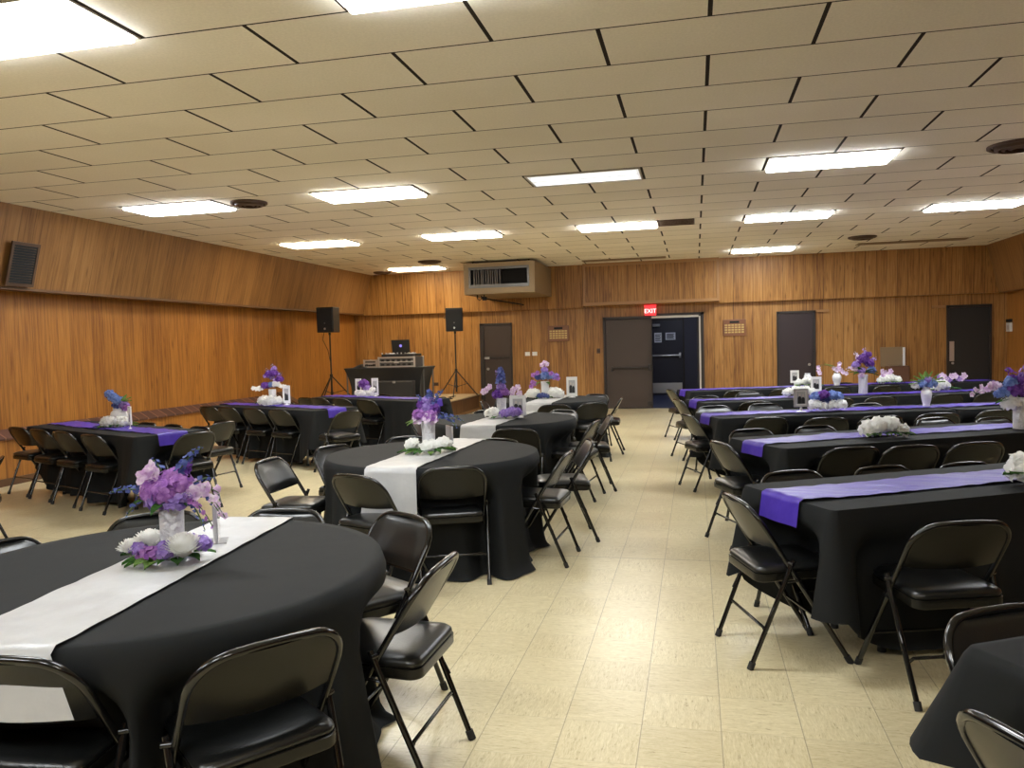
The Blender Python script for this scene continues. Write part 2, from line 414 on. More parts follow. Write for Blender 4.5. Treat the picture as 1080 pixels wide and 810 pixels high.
def door_leaf(name, x0, x1, y, z1, m, label, frame_l=.05, frame_r=.05, frame_m=None, y_out=.05):
    d = thing(name, label, None, ((x0 + x1) / 2, y, 0)); d['kind'] = 'structure'
    w = (x1 - x0) / 2
    MB().box(-w, w, -.028, 0, .01, z1, .003).build('door_leaf', m, d)
    f = MB(); f.box(-w - frame_l, -w - .003, -y_out, 0, 0, z1 + .05, .004); f.box(w + .003, w + frame_r, -y_out, 0, 0, z1 + .05, .004); f.box(-w - frame_l, w + frame_r, -y_out, 0, z1 + .003, z1 + .055, .004)
    f.build('door_frame', frame_m or M_doorframe, d)
    return d
def panic_bar(parent, x0, x1, z, y, m, head=0, name='push_bar'):
    b = MB().box(x0, x1, y - .075, y - .045, z - .022, z + .022, .008)
    for x in (x0, x1):
        w = .055 if (head < 0) == (x == x0) and head else .035
        b.box(x - w / 2, x + w / 2, y - .08, y, z - .07, z + .07 if w > .04 else z + .04, .008)
    return b.build(name, m, parent, 40)
d1 = door_leaf('door_1', -4.83, -4.20, YB, 1.97, M_door, 'brown door with push bar at the right end of the stage', .10, .04)
MB().box(-.30, .30, -.05, -.028, 1.19, 1.235, .006).build('push_bar', M_doorframe, d1)
MB().box(-.31, -.19, -.07, -.028, 1.19, 1.24, .008).build('push_bar_head', M_alu, d1, label='bright metal end of the push bar')
MB().lathe([(.012, 0), (.012, .03), (.03, .035), (.034, .055), (.022, .07)], seg=14).build('knob', M_alu, d1, 40, loc=(-.22, -.028, .96)).rotation_euler = (R(90), 0, 0)
# double door
d2 = door_leaf('door_2', -1.98, -.95, YB + .04, 2.02, M_door, 'closed brown left leaf of the double door under the exit sign', .05, .001, y_out=.10)
panic_bar(d2, -.38, .46, .92, -.028, M_doorframe, 1)
MB().box(.40, .50, -.05, -.028, .05, .16, .005).build('door_holder', M_doorframe, d2)
d3 = thing('door_3', 'navy right leaf of the double door standing open into the vestibule', None, (.085, YB + .12, 0), R(84)); d3['kind'] = 'structure'
MB().box(0, 1.0, 0, .045, .01, 2.02, .003).build('door_leaf', M_navy, d3)
t9 = MB(); t9.box(-.95, DX1 - .06, YB + .0, YB + .05, 2.02, DZ, .003); t9.box(.085, DX1 - .05 + .03, YB - .01, YB + .04, 0, 2.04, .003)
struct(t9, 'trim_9', M_whitepl, 'pale metal weather strip round the open half of the double door')
t10 = MB(); t10.box(DX1 - .02, DX1 + .05, YB - .05, YB + .05, 0, DZ + .05, .003); t10.box(-.95, DX1 + .05, YB - .05, YB + .02, DZ, DZ + .05, .003)
struct(t10, 'trim_10', M_doorframe, 'dark frame of the open half of the double door')
d4 = door_leaf('door_4', -1.35, -.34, 22.5, 2.05, M_navy, 'navy outer door with chrome push bar at the back of the vestibule')
panic_bar(d4, -.45, .43, 1.10, -.028, M_alu, 1)
MB().box(-.48, .48, -.034, -.028, .06, .34, .002).build('kick_plate', M_alu, d4)
MB().box(-.30, -.10, -.12, -.028, 1.90, 1.98, .01).build('door_closer', M_alu, d4)
for px, w, h, pz, lab in ((-.16, .20, .27, 1.60, 'upright paper notice'), (.18, .27, .20, 1.63, 'wide paper notice')):
    n = thing('notice', 'white %s taped on the navy vestibule door' % lab, 'notice', (-.845 + px, 22.5 - .03, pz))
    MB().box(-w / 2, w / 2, -.004, 0, -h / 2, h / 2).build('sheet', M_paper, n)
    b = MB()
    for k in range(5): b.box(-w * .38, w * (.38 - .1 * (k % 2)), -.006, -.004, h * (.3 - .15 * k) - .012, h * (.3 - .15 * k) + .008)
    b.build('printing', M_ink, n)
d5 = door_leaf('door_5', 1.77, 2.46, YB, 2.02, M_doorp, 'plum brown door on the right half of the back wall')
MB().lathe([(.012, 0), (.012, .03), (.028, .035), (.03, .055), (.02, .065)], seg=14).build('knob', M_alu, d5, 40, loc=(.26, -.028, .92)).rotation_euler = (R(90), 0, 0)
d6 = door_leaf('door_6', 5.12, 5.86, YB, 2.03, M_doorb, 'black door in the dark right corner of the back wall')
MB().box(-.37, -.28, -.035, -.028, .93, 1.34, .003).build('lock_plate', M_alu, d6)
MB().lathe([(.012, 0), (.012, .03), (.024, .035), (.026, .05)], seg=12).build('knob', M_alu, d6, 40, loc=(-.32, -.028, .89)).rotation_euler = (R(90), 0, 0)
for x0, x1, lab in ((2.52, 2.78, 'small wooden ledge beside the top of the plum door'), (4.80, 5.04, 'small wooden ledge beside the top of the black door')):
    o = MB().box(x0, x1, YB - .05, YB, 2.035, 2.085, .005).build('wall_ledge', M_lighttrim); tag(o, lab, 'ledge')

# ------------------------------------------------------------------ ceiling lights and vents
def ceil_light(i, r, kind, label):
    x, y = GX + GS * i, GY + GS * r
    L = thing('ceiling_light', label, 'ceiling light', (x, y, CEIL), 0, 'recessed ceiling light panels')
    w, d = GS - .012, GS / 2 - .012
    f = MB(); f.box(-w, w, -d, -d + .02, -.012, -.0005); f.box(-w, w, d - .02, d, -.012, -.0005); f.box(-w, -w + .02, -d + .02, d - .02, -.012, -.0005); f.box(w - .02, w, -d + .02, d - .02, -.012, -.0005)
    f.build('lamp_frame', M_lampframe, L)
    if kind == 'dim':
        MB().box(-w + .02, w - .02, -d + .02, d - .02, -.004, -.0005).build('diffuser', M_dimdiff, L)
        for yy in (-.13, .11):
            MB().tube([(-w + .05, yy, -.012), (w - .05, yy, -.012)], .016, 8).build('tube', M_tube, L, 60)
    else:
        MB().box(-w + .022, w - .022, -d + .022, d - .022, -.034, -.0005, .006).build('diffuser', M_lamp[kind], L)
    return L
LR = [(-6, -.5, 'cool', 'large glowing ceiling panel cut off at the top left corner'),
      (-2, -.5, 'cool', 'glowing ceiling panel cut by the top edge of the photo'),
      (-10, 7.5, 'cool', 'glowing ceiling panel beside the round vent, nearest the left wall'),
      (-6, 7.5, 'neutral', 'glowing ceiling panel left of the dim one in the same row'),
      (-2, 7.5, 'dim', 'dim ceiling light with only its bare tubes glowing'),
      (2, 7.5, 'cool', 'broad glowing ceiling panel right of the dim light'),
      (6, 7.5, 'cool', 'glowing ceiling panel right of the large dark round vent, mostly outside the photo'),
      (-10, 13.5, 'warm', 'yellowish glowing ceiling panel in the middle row near the left wall'),
      (-6, 13.5, 'neutral', 'glowing ceiling panel between the yellowish panel and the brown ceiling slot'),
      (-2, 13.5, 'neutral', 'glowing ceiling panel touching the dark rectangular ceiling slot'),
      (2, 13.5, 'cool', 'glowing ceiling panel right of the dark rectangular ceiling slot'),
      (6, 13.5, 'cool', 'glowing ceiling panel cut by the right edge of the photo'),
      (-10, 21.2, 'warm', 'glowing ceiling panel over the stage beside the hanging unit'),
      (2, 20.7, 'cool', 'farthest glowing ceiling panel right of the double door'),
      (-10, -4.5, 'cool', 'unseen ceiling panel added behind the viewer, first from left'), (-6, -7.5, 'cool', 'unseen ceiling panel added behind the viewer, second from left'),  # unseen panels behind the camera, added to brighten the room and ceiling
      (-2, -7.5, 'cool', 'unseen ceiling panel added behind the viewer, third from left'), (2, -7.5, 'neutral', 'unseen ceiling panel added behind the viewer, fourth from left')]
for a in LR: ceil_light(*a)

def round_vent(x, y, r, label):
    v = thing('round_vent', label, 'ceiling vent', (x, y, CEIL), 0, 'round ceiling vents')
    MB().lathe([(r, -.0005), (r, -.02), (r * .93, -.03), (r * .86, -.02), (r * .86, -.0005)], seg=32, cap=False).build('vent_rim', M_ventb, v, 40)
    for k, q in enumerate((.8, .58, .36)):
        MB().lathe([(r * q, -.006), (r * (q - .05), -.045), (r * (q - .16), -.05), (r * (q - .14), -.01)], seg=28, cap=True).build('vent_cone', M_ventb, v, 40)
round_vent(-5.07, 8.50, .21, 'brown round ceiling vent beside the leftmost light of its row')
round_vent(2.98, 8.45, .26, 'dark round ceiling vent at the right edge of the photo')
round_vent(2.92, 15.3, .24, 'brown round ceiling vent over the far right tables')
round_vent(-5.27, 15.6, .24, 'brown round ceiling vent beside the hanging unit')
round_vent(-7.0, 17.3, .20, 'dark round ceiling vent in the far left corner')
def slot_vent(x, y, w, d, m, label, slats=6):
    v = thing('slot_vent', label, 'ceiling vent', (x, y, CEIL))
    f = MB(); f.box(-w, w, -d, -d + .015, -.012, -.0005); f.box(-w, w, d - .015, d, -.012, -.0005); f.box(-w, -w + .015, -d + .015, d - .015, -.012, -.0005); f.box(w - .015, w, -d + .015, d - .015, -.012, -.0005)
    f.build('vent_rim', m, v)
    b = MB()
    for k in range(slats):
        yy = -d + .03 + (2 * d - .06) * k / (slats - 1); b.box(-w + .015, w - .015, yy - .018, yy + .018, -.009, -.003)
    b.build('louvres', m, v)
slot_vent(GX - .62 * GS, GY + 13.5 * GS, .29, .27, M_ventb, 'dark rectangular ceiling slot beside a glowing panel')
slot_vent(-1.45, GY + 21.6 * GS, .88, .16, M_beige, 'long beige ceiling grille in front of the exit sign')
slot_vent(4.0, GY + 20.6 * GS, .95, .16, M_beige, 'long beige ceiling grille above the black door')
vL = thing('wall_vent', 'dark louvred vent on the slanted left wall', 'wall vent', (-7.674, 7.87, 2.61), 0)
vL.rotation_euler = (0, R(15.83), 0)
ff = MB(); ff.box(0, .02, -.20, -.165, -.26, .26); ff.box(0, .02, .165, .20, -.26, .26); ff.box(0, .02, -.165, .165, -.26, -.225); ff.box(0, .02, -.165, .165, .225, .26); ff.build('vent_rim', M_ventb, vL)
ff = MB()
for k in range(15): ff.box(.002, .014, -.165, .165, -.222 + k * .030, -.197 + k * .030)
ff.build('louvres', M_dark, vL)
for (x, y) in ((GX - 6.5 * GS * 1., GY + 3. * GS), (GX + 3.95 * GS, GY + 7.1 * GS), (GX - 3.6 * GS, GY + 7.0 * GS)):
    pass

# hanging heater / air unit
ac = thing('hanging_air_unit', 'beige boxed air unit hanging from the ceiling over the stage', 'air unit', (-3.92, 16.0, 0))
b = MB(); b.box(-.75, .75, 0, .02, 2.58, 2.70); b.box(-.75, .75, 0, .02, 3.13, 3.22); b.box(-.75, -.64, 0, .02, 2.70, 3.13); b.box(.64, .75, 0, .02, 2.70, 3.13)
b.build('front_frame', M_beigelt, ac)
b = MB(); b.box(-.75, -.73, .02, 1.92, 2.58, 3.22); b.box(.73, .75, .02, 1.92, 2.58, 3.22); b.box(-.73, .73, .02, 1.92, 2.58, 2.60); b.box(-.73, .73, .02, 1.92, 3.20, 3.22)
b.build('housing', M_beige, ac)
b = MB(); b.box(-.64, -.60, -.02, .02, 2.70, 3.13); b.box(.60, .64, -.02, .02, 2.70, 3.13); b.box(-.60, .60, -.02, .02, 2.70, 2.77); b.box(-.60, .60, -.02, .02, 3.08, 3.13)
b.build('inner_frame', M_steel, ac)
MB().box(-.72, .72, .25, .3, 2.61, 3.19).build('back_plate', M_dark, ac)
b = MB()
for k in range(12): b.box(-.56 + k * .05, -.535 + k * .05 + (.012 if k % 3 == 0 else 0), .06 + .02 * (k % 2), .20, 2.77, 3.08)
b.build('coil', M_coil, ac)
b = MB()
for x in (-.6, .6):
    for y in (.2, 1.6): b.box(x - .015, x + .015, y - .015, y + .015, 3.22, CEIL)
b.build('hanger', M_dark, ac)
b = MB(); b.tube([(-.55, .3, 2.58), (-.55, .3, 2.50), (-.50, .3, 2.47), (-.46, .3, 2.50), (-.46, .3, 2.56)], .012, 6)
b.tube([(-.40, .3, 2.58), (-.40, .3, 2.50), (-.2, .9, 2.47), (.05, 1.6, 2.43), (.08, 1.98, 2.42)], .014, 6); b.box(-.44, -.35, .26, .34, 2.46, 2.54, .01)
b.build('pipe', M_dark, ac)

# exit sign, plaques, switches and other things on the back wall
ex = thing('exit_sign', 'small red lit EXIT sign above the double door', 'sign', (-.96, YB - .13, 2.185))
MB().box(-.125, .125, -.055, 0, -.105, .105, .006).build('sign_box', M_exit, ex)
MB().box(-.135, .135, -.065, 0, .105, .125, .004).build('sign_top', M_exit, ex)
tm = text_mesh('EXIT', .13, .003); tm.materials.clear(); tm.materials.append(M_exitl)
o = part('lettering', tm, ex); o.location = (0, -.059, -.012); o.rotation_euler = (R(90), 0, 0)
def plaque(x, z, label):
    p = thing('plaque', label, 'plaque', (x, YB, z))
    MB().box(-.245, .245, -.03, 0, -.18, .18, .008).build('board', M_plaque, p)
    MB().box(-.10, .10, -.036, -.03, .10, .145, .002).build('title_plate', M_dark, p)
    for r in range(4):
        for c in range(6):
            MB().box(-.205 + c * .07, -.205 + c * .07 + .055, -.034, -.03, .04 - r * .052, .075 - r * .052).build('name_plate', M_brass, p)
plaque(-3.06, 1.74, 'wooden plaque of small brass plates left of the double door')
plaque(.84, 1.755, 'wooden plaque of small brass plates right of the double door')
def switch(x, z, label, m=M_whitepl, w=.058, h=.045, cat='light switch', name='light_switch'):
    p = thing(name, label, cat, (x, YB, z))
    MB().box(-w, w, -.012, 0, -h, h, .004).build('cover_plate', m, p)
    b = MB()
    for q in (-.022, .022): b.box(q - .008, q + .008, -.02, -.012, -.015, .015, .002)
    b.build('toggle', M_paper if m is M_whitepl else M_dark, p)
switch(-3.80, 1.29, 'white switch plate right of the stage door, left of two'); switch(-3.63, 1.29, 'white switch plate right of the stage door, right of two')
switch(-2.15, 1.32, 'small dark control box left of the double door', M_ventb, .04, .055, 'control box', 'control_box')
switch(-6.05, .62, 'brown wall outlet low behind the stage table', M_ventb, .06, .04, 'outlet', 'wall_outlet')
fo = thing('drinking_fountain', 'pale metal splash panel above a brown box on the wall', 'drinking fountain', (4.04, YB, 0))
MB().box(-.24, .20, -.03, 0, .84, 1.25, .004).build('splash_panel', M_beige, fo)
MB().box(-.14, .26, -.32, 0, .52, .86, .02).build('basin_box', mat('brown_basin', (.12, .055, .03), .45), fo)
MB().box(.19, .225, -.09, -.0, .86, 1.24, .006).build('side_strip', M_paper, fo)
tv = thing('wall_control', 'small pale control box on the right wall', 'control box', (XR, 17.95, 1.64))
MB().box(-.04, 0, -.11, .11, -.13, .05, .006).build('cover', M_whitepl, tv); MB().box(-.045, 0, -.11, .11, .06, .12, .004).build('display', M_dark, tv)
MB().box(-.046, -.04, -.05, .05, -.09, 0., .003).build('button', M_alu, tv)

# ------------------------------------------------------------------ stage and DJ set
SZ = .38
st = thing('stage', 'low carpeted wooden stage in the far left corner', 'stage', (-6.45, 16.0, 0))
MB().box(-1.64, 1.47, -1.75, 2.11, SZ - .03, SZ, .004).build('stage_top', M_carpet, st)
MB().box(-1.62, 1.45, -1.73, 2.10, 0, SZ - .03).build('stage_front', M_woodplain, st)
MB().box(1.45, 1.475, -1.75, 2.1, SZ - .065, SZ - .03, .004).build('edge_strip', M_trimwood, st)
MB().box(1.45, 1.465, -1.75, 2.1, 0, .05, .003).build('skirting', M_lighttrim, st)
def stage_table(x, y):
    t = thing('draped_table', 'DJ table in a fitted black stretch cover on the stage', 'table', (x, y, SZ))
    mb = MB(); HX, HY, HZ = .83, .36, .75
    def ring(u, v):
        t_ = v; ins = .13 * (1 - (1 - t_) ** 2.6) * (1 - .35 * max(0, t_ - .6) / .4)
        hx, hy = HX - ins, HY - ins * .7
        a = u * 4; k = int(a) % 4; f = a - int(a)
        c = [(-hx, -hy), (hx, -hy), (hx, hy), (-hx, hy), (-hx, -hy)]
        px = c[k][0] + (c[k + 1][0] - c[k][0]) * f; py = c[k][1] + (c[k + 1][1] - c[k][1]) * f
        sag = math.sin(PI * f) * .05 * math.sin(PI * min(1, t_ * 1.0))
        if k in (0, 2): py += sag * (1 if k == 0 else -1)
        else: px += sag * (-1 if k == 1 else 1)
        z = HZ * (1 - t_) + .0
        if t_ > .85: z += .05 * math.sin(PI * f) * (t_ - .85) / .15
        return (px, py, max(z, .004))
    mb.grid(ring, 48, 12, wrap=True)
    mb.build('stretch_cover', M_spandex, t, 50)
    MB().box(-HX, HX, -HY, HY, HZ - .02, HZ + .004, .006).build('tabletop', M_spandex, t)
    for sx in (-1, 1):
        for sy in (-1, 1): MB().tube([(sx * .80, sy * .28, 0), (sx * .80, sy * .28, HZ - .03)], .014, 6).build('leg', M_steel, t)
    return t
stage_table(-5.95, 14.95)
def flight_case(x, y, z, w, d, h, label, rows):
    f = thing('flight_case', label, 'flight case', (x, y, z))
    MB().box(-w, w, -d, d, 0, h, .006).build('case_body', M_case, f)
    for sx in (-1, 1):
        for sy in (-1, 1):
            MB().box(sx * w - .018, sx * w + .018, sy * d - .018, sy * d + .018, 0, h + .006, .004).build('corner_post', M_alu, f)
    for zz in (.015, h - .01, h * .55):
        MB().box(-w - .004, w + .004, -d - .010, -d + .01, zz - .013, zz + .013).build('metal_rail', M_alu, f)
    for r in range(rows):
        for k in range(6): MB().box(-w * .86 + k * w * .3, -w * .86 + k * w * .3 + w * .17, -d - .012, -d, h * (.16 + .42 * r), h * (.16 + .42 * r) + h * .2).build('control_panel', M_dark, f)
    MB().box(-.05, .05, -d - .02, -d, h * .4, h * .58, .004).build('latch', M_alu, f)
    return f
zt = SZ + .754
flight_case(-5.70, 14.92, zt, .37, .25, .20, 'silver edged mixer case under the laptop on the DJ table', 2)
flight_case(-6.32, 15.0, zt, .13, .16, .15, 'small silver edged case left of the mixer case', 1)
o = MB().grid; 
cl = MB()
def blob(u, v):
    a = 2 * PI * u; r = v
    return (-6.53 + .2 * r * math.cos(a), 14.92 + .15 * r * math.sin(a), zt + .001 + .055 * (1 - r ** 2) * (1 + .3 * math.sin(3 * a)))
cl.grid(blob, 20, 5, wrap=True); tag(cl.build('folded_cloth', M_spandex, None, 180), 'crumpled black cloth on the left end of the DJ table', 'cloth')
mx = thing('mixer', 'black controller deck on top of the mixer case', 'mixer', (-5.70, 14.92, zt + .207))
MB().box(-.33, .36, -.2, .2, 0, .05, .006).build('deck', M_blackpl, mx)
for k in (-.2, .22): MB().lathe([(.1, .05), (.1, .065), (.09, .068)], (k, 0, 0), 24).build('jog_wheel', M_alu, mx, 40)
b = MB()
for k in range(9): b.lathe([(.012, .05), (.01, .08)], (-.33 + k * .08, -.16, 0), 8)
b.build('dials', M_alu, mx)
lp = thing('laptop', 'open dark laptop raised above the mixer on the DJ table', 'laptop', (-5.68, 15.02, zt + .26))
MB().box(-.19, .19, -.12, .14, .0, .02, .005).build('keyboard_base', M_blackpl, lp)
sc_ = MB().box(-.19, .19, -.006, .006, 0, .26, .004).build('screen', M_blackpl, lp); sc_.location = (0, -.125, .02); sc_.rotation_euler = (R(-8 + 16), 0, 0)
MB().lathe([(.028, 0), (.028, .002)], seg=20).build('lid_emblem', M_screen, sc_, loc=(0, -.0065, .14)).rotation_euler = (R(90), 0, 0)
MB().box(-.16, -.14, -.1, .1, -.05, 0).build('laptop_riser', M_alu, lp); MB().box(.14, .16, -.1, .1, -.05, 0).build('laptop_riser', M_alu, lp)
sb = thing('subwoofer', 'low black box with a pale top edge before the DJ table', 'speaker', (-5.62, 14.40, SZ))
MB().box(-.36, .36, -.10, .10, 0, .50, .01).build('cabinet', M_spandex, sb); MB().box(-.36, .36, -.108, -.098, .48, .495).build('edge_strip', M_steel, sb)
MB().box(-.03, .03, -.115, -.1, .46, .5, .004).build('latch', M_alu, sb)

def speaker_set(x, y, zb, rz, side, spread):
    s = thing('speaker_stand', 'black tripod speaker stand on the %s' % side, 'speaker stand', (x, y, SZ), R(spread), 'speaker stands on the stage')
    MB().tube([(0, 0, .10), (0, 0, .62)], .02, 10).build('pole_sleeve', M_blackpl, s, 60)
    MB().tube([(0, 0, .62), (0, 0, zb - SZ + .02)], .015, 10).build('pole', M_blackpl, s, 60)
    MB().lathe([(.032, 0), (.032, .06)], (0, 0, .56), 12).build('collar', M_blackpl, s, 60)
    MB().lathe([(.03, 0), (.03, .05)], (0, 0, .20), 12).build('collar', M_blackpl, s, 60)
    for k in range(3):
        a = R(-90 + 120 * k); c, sn = math.cos(a), math.sin(a)
        lg = MB().tube([(c * .02, sn * .02, .57), (c * .5, sn * .5, .015)], .012, 8).build('leg', M_blackpl, s, 60)
        MB().tube([(c * .02, sn * .02, .22), (c * .27, sn * .27, .28)], .007, 6).build('brace', M_blackpl, s, 60)
        MB().sphere((c * .5, sn * .5, .018), .018, 1).build('foot_cap', M_rubber, lg, 180)
    b = thing('loudspeaker', 'black loudspeaker box on the %s stand' % side, 'loudspeaker', (x, y, zb), R(rz), 'loudspeakers on stands')
    MB().prism([(-.195, -.18), (.195, -.18), (.15, .17), (-.15, .17)], 0, .52, 'z', .012).build('cabinet', M_blackpl, b)
    MB().box(-.175, .175, -.192, -.178, .03, .49, .006).build('grille', M_grille, b)
    MB().lathe([(.022, 0), (.022, .004)], seg=16).build('badge', M_alu, b, loc=(0, -.193, .075)).rotation_euler = (R(90), 0, 0)
    MB().lathe([(.014, 0), (.014, .004)], seg=16).build('emblem', M_steel, b, loc=(.0, -.193, .19)).rotation_euler = (R(90), 0, 0)
    MB().lathe([(.026, -.05), (.026, 0)], seg=12).build('pole_cup', M_blackpl, b)
    MB().tube([(-.213, -.05, .3), (-.235, -.05, .3), (-.235, .05, .3), (-.213, .05, .3)], .01, 6).build('handle', M_blackpl, b)
speaker_set(-7.42, 15.35, 1.87, -4, 'left side of the stage', 0)
speaker_set(-5.28, 17.25, 1.85, 14, 'right side of the stage', 8)
cb = MB().tube([(-7.45, 15.20, 1.95), (-7.47, 15.12, 1.72), (-7.42, 15.24, 1.5), (-7.41, 15.33, 1.2)], .006, 6); tag(cb.build('speaker_cable', M_blackpl), 'thin black cable hanging from the left loudspeaker', 'cable')
cb = MB().tube([(-5.05, 15.5, SZ + .008), (-5.2, 16., SZ + .008), (-5.12, 16.4, SZ + .008), (-5.35, 16.9, SZ + .008), (-5.3, 17.2, SZ + .008)], .012, 6); tag(cb.build('floor_cable', M_blackpl), 'black cable lying on the stage carpet', 'cable')

# ------------------------------------------------------------------ folding chair prototype meshes
def chair_meshes():
    D = {}
    def yz(z): return .24 - .625 * z
    # front frame: one bent tube, foot - arch - foot
    pts = []
    X, ZT, RC = .213, .748, .105
    for z in (.012, .2, .40, .47): pts.append((-X, yz(z), z))
    zc = ZT - RC
    pts.append((-X, yz(zc), zc))
    for k in range(1, 8):
        a = PI - PI / 2 * k / 8; z = zc + RC * math.sin(a); pts.append((-X + RC + RC * math.cos(a), yz(z), z))
    left = pts + [(-X + RC, yz(ZT), ZT), (-.05, yz(ZT) - .004, ZT + .004)]
    full = left + [(-p[0], p[1], p[2]) for p in left[::-1]]
    D['front_frame'] = (MB().tube(full, .0125, 8).mesh('front_frame', M_black, 60), M_black)
    # back panel (steel) and its padded front
    def half(z):
        if z > zc: return X - RC + math.sqrt(max(0, RC * RC - (z - zc) ** 2)) - .003
        return X - .003
    def surf(u, v, off, z0=.552):
        z = z0 + (ZT - .004 - z0) * v; w = half(z) * (2 * u - 1)
        bow = .028 * (1 - (2 * u - 1) ** 2) * (1 - .5 * v)
        zz = z - .012 * (1 - (2 * u - 1) ** 2) * (1 - v)
        return (w, yz(z) - bow + off, zz)
    def slab(o0, o1, z0=.552, puff=0., nu=16, nv=8):
        mb = MB()
        A = mb.grid(lambda u, v: surf(u, v, o0, z0), nu, nv)
        B = mb.grid(lambda u, v: surf(u, v, o1 + puff * min(1, 6 * min(u, 1 - u)) * min(1, 5 * min(v, 1 - v)), z0), nu, nv)
        for f in list(mb.bm.faces)[:nu * nv]: f.normal_flip()
        def stitch(P, Q):
            for i in range(len(P) - 1): mb.bm.faces.new((P[i], P[i + 1], Q[i + 1], Q[i]))
        stitch([r[0] for r in A], [r[0] for r in B]); stitch([r[-1] for r in B], [r[-1] for r in A])
        stitch(B[0], A[0]); stitch(A[-1], B[-1])
        bmesh.ops.recalc_face_normals(mb.bm, faces=mb.bm.faces)
        return mb
    D['back_panel'] = (slab(-.006, .003).mesh('back_panel', M_panel, 50), M_panel)
    D['back_pad'] = (slab(.0035, .010, .562, .014).mesh('back_pad', M_vinyl, 60), M_vinyl)
    # seat
    def outline(hw0, hw1, y0, y1, rb, rf, n=7):
        P = []
        for cx, cy, r, a0 in ((hw0 - rb, y0 + rb, rb, -90), (hw1 - rf, y1 - rf, rf, 0), (-hw1 + rf, y1 - rf, rf, 90), (-hw0 + rb, y0 + rb, rb, 180)):
            for k in range(n): a = R(a0 + 90 * k / (n - 1)); P.append((cx + r * math.cos(a), cy + r * math.sin(a)))
        return P
    def lofted(levels, m, name, sm=60):
        mb = MB(); rings = []
        for (P, z) in levels: rings.append([mb.bm.verts.new((x, y, z - .035 * (y + .0) * 0 + .02 * y)) for x, y in P])
        n = len(rings[0])
        for A, B in zip(rings, rings[1:]):
            for k in range(n): mb.bm.faces.new((A[k], A[(k + 1) % n], B[(k + 1) % n], B[k]))
        mb.bm.faces.new(rings[0][::-1]); mb.bm.faces.new(rings[-1])
        return mb.mesh(name, m, sm)
    def O(i): return outline(.197 - i, .190 - i, -.20 + i, .205 - i, .045 - i * .3, .075 - i * .3)
    D['seat_pan'] = (lofted([(O(.012), .395), (O(.002), .400), (O(0), .405), (O(0), .436), (O(.004), .438)], M_panel, 'seat_pan'), M_panel)
    D['seat_cushion'] = (lofted([(O(.008), .438), (O(.003), .446), (O(.006), .458), (O(.018), .468), (O(.045), .474), (O(.09), .477), (O(.14), .478)], M_vinyl, 'seat_cushion', 180), M_vinyl)
    # rear legs
    for s in (-1, 1):
        T, B = (s * .232, -.040, .505), (s * .214, -.240, .012)
        D['rear_leg%d' % s] = (MB().tube([T, (s * .231, -.066, .44), B], .0115, 8).mesh('rear_leg', M_black, 60), M_black)
        D['rear_cap%d' % s] = (MB().tube([(s * .2135, -.2445, .0), (s * .2142, -.2315, .034)], .0155, 10).mesh('foot_cap', M_rubber, 60), M_rubber)
        D['front_cap%d' % s] = (MB().tube([(s * .213, yz(0.), .0), (s * .213, yz(.034), .034)], .0155, 10).mesh('foot_cap', M_rubber, 60), M_rubber)
        mb = MB(); mb.tube([(s * .222, -.06, .487), (s * .246, -.048, .487)], .009, 8)
        mb.tube([(s * .222, yz(.40) + .01, .405), (s * .228, -.075, .40), (s * .229, -.155, .245)], .006, 6)
        D['hinge%d' % s] = (mb.mesh('hinge_link', M_black, 60), M_black)
    zr = .185; t = (.505 - zr) / (.505 - .012); yr = -.040 - .200 * t; xr = .232 - .018 * t
    D['rear_stretcher'] = (MB().tube([(-xr, yr, zr - .02), (-xr + .03, yr, zr), (xr - .03, yr, zr), (xr, yr, zr - .02)], .0075, 8).mesh('rear_stretcher', M_black, 60), M_black)
    D['front_stretcher'] = (MB().tube([(-.213, yz(.19), .19), (.213, yz(.19), .19)], .0075, 8).mesh('front_stretcher', M_black, 60), M_black)
    return D
CM = chair_meshes()
def make_chair():
    c = thing('folding_chair', 'x', 'chair', (0, 0, 0), 0, 'black folding chairs')
    ff = part('front_frame', CM['front_frame'][0], c)
    for s in (-1, 1): part('foot_cap', CM['front_cap%d' % s][0], ff)
    bp = part('back_panel', CM['back_panel'][0], c); part('back_pad', CM['back_pad'][0], bp)
    sp = part('seat_pan', CM['seat_pan'][0], c); part('seat_cushion', CM['seat_cushion'][0], sp)
    for s in (-1, 1):
        l = part('rear_leg', CM['rear_leg%d' % s][0], c); part('foot_cap', CM['rear_cap%d' % s][0], l)
        part('hinge_link', CM['hinge%d' % s][0], c)
    part('rear_stretcher', CM['rear_stretcher'][0], c); part('front_stretcher', CM['front_stretcher'][0], c)
    return c
CHAIRS = []      # (x, y, fx, fy)
proto = [make_chair()]
def chair(x, y, fx, fy, label, top=False, group=None):
    """x, y = floor centre (or the middle of the back's top edge if top); f = direction the sitter faces"""
    L = math.hypot(fx, fy); fx, fy = fx / L, fy / L
    if top: x, y = x + .228 * fx, y + .228 * fy
    if proto: o = proto.pop(); make = o; globals()['CH0'] = o
    else: o = copy_tree(CH0)
    o.location = (x, y, 0); o.rotation_euler = (0, 0, math.atan2(fy, fx) - PI / 2)
    o['label'] = label
    if group: o['group'] = group
    CHAIRS.append((x, y, fx, fy))
    return o

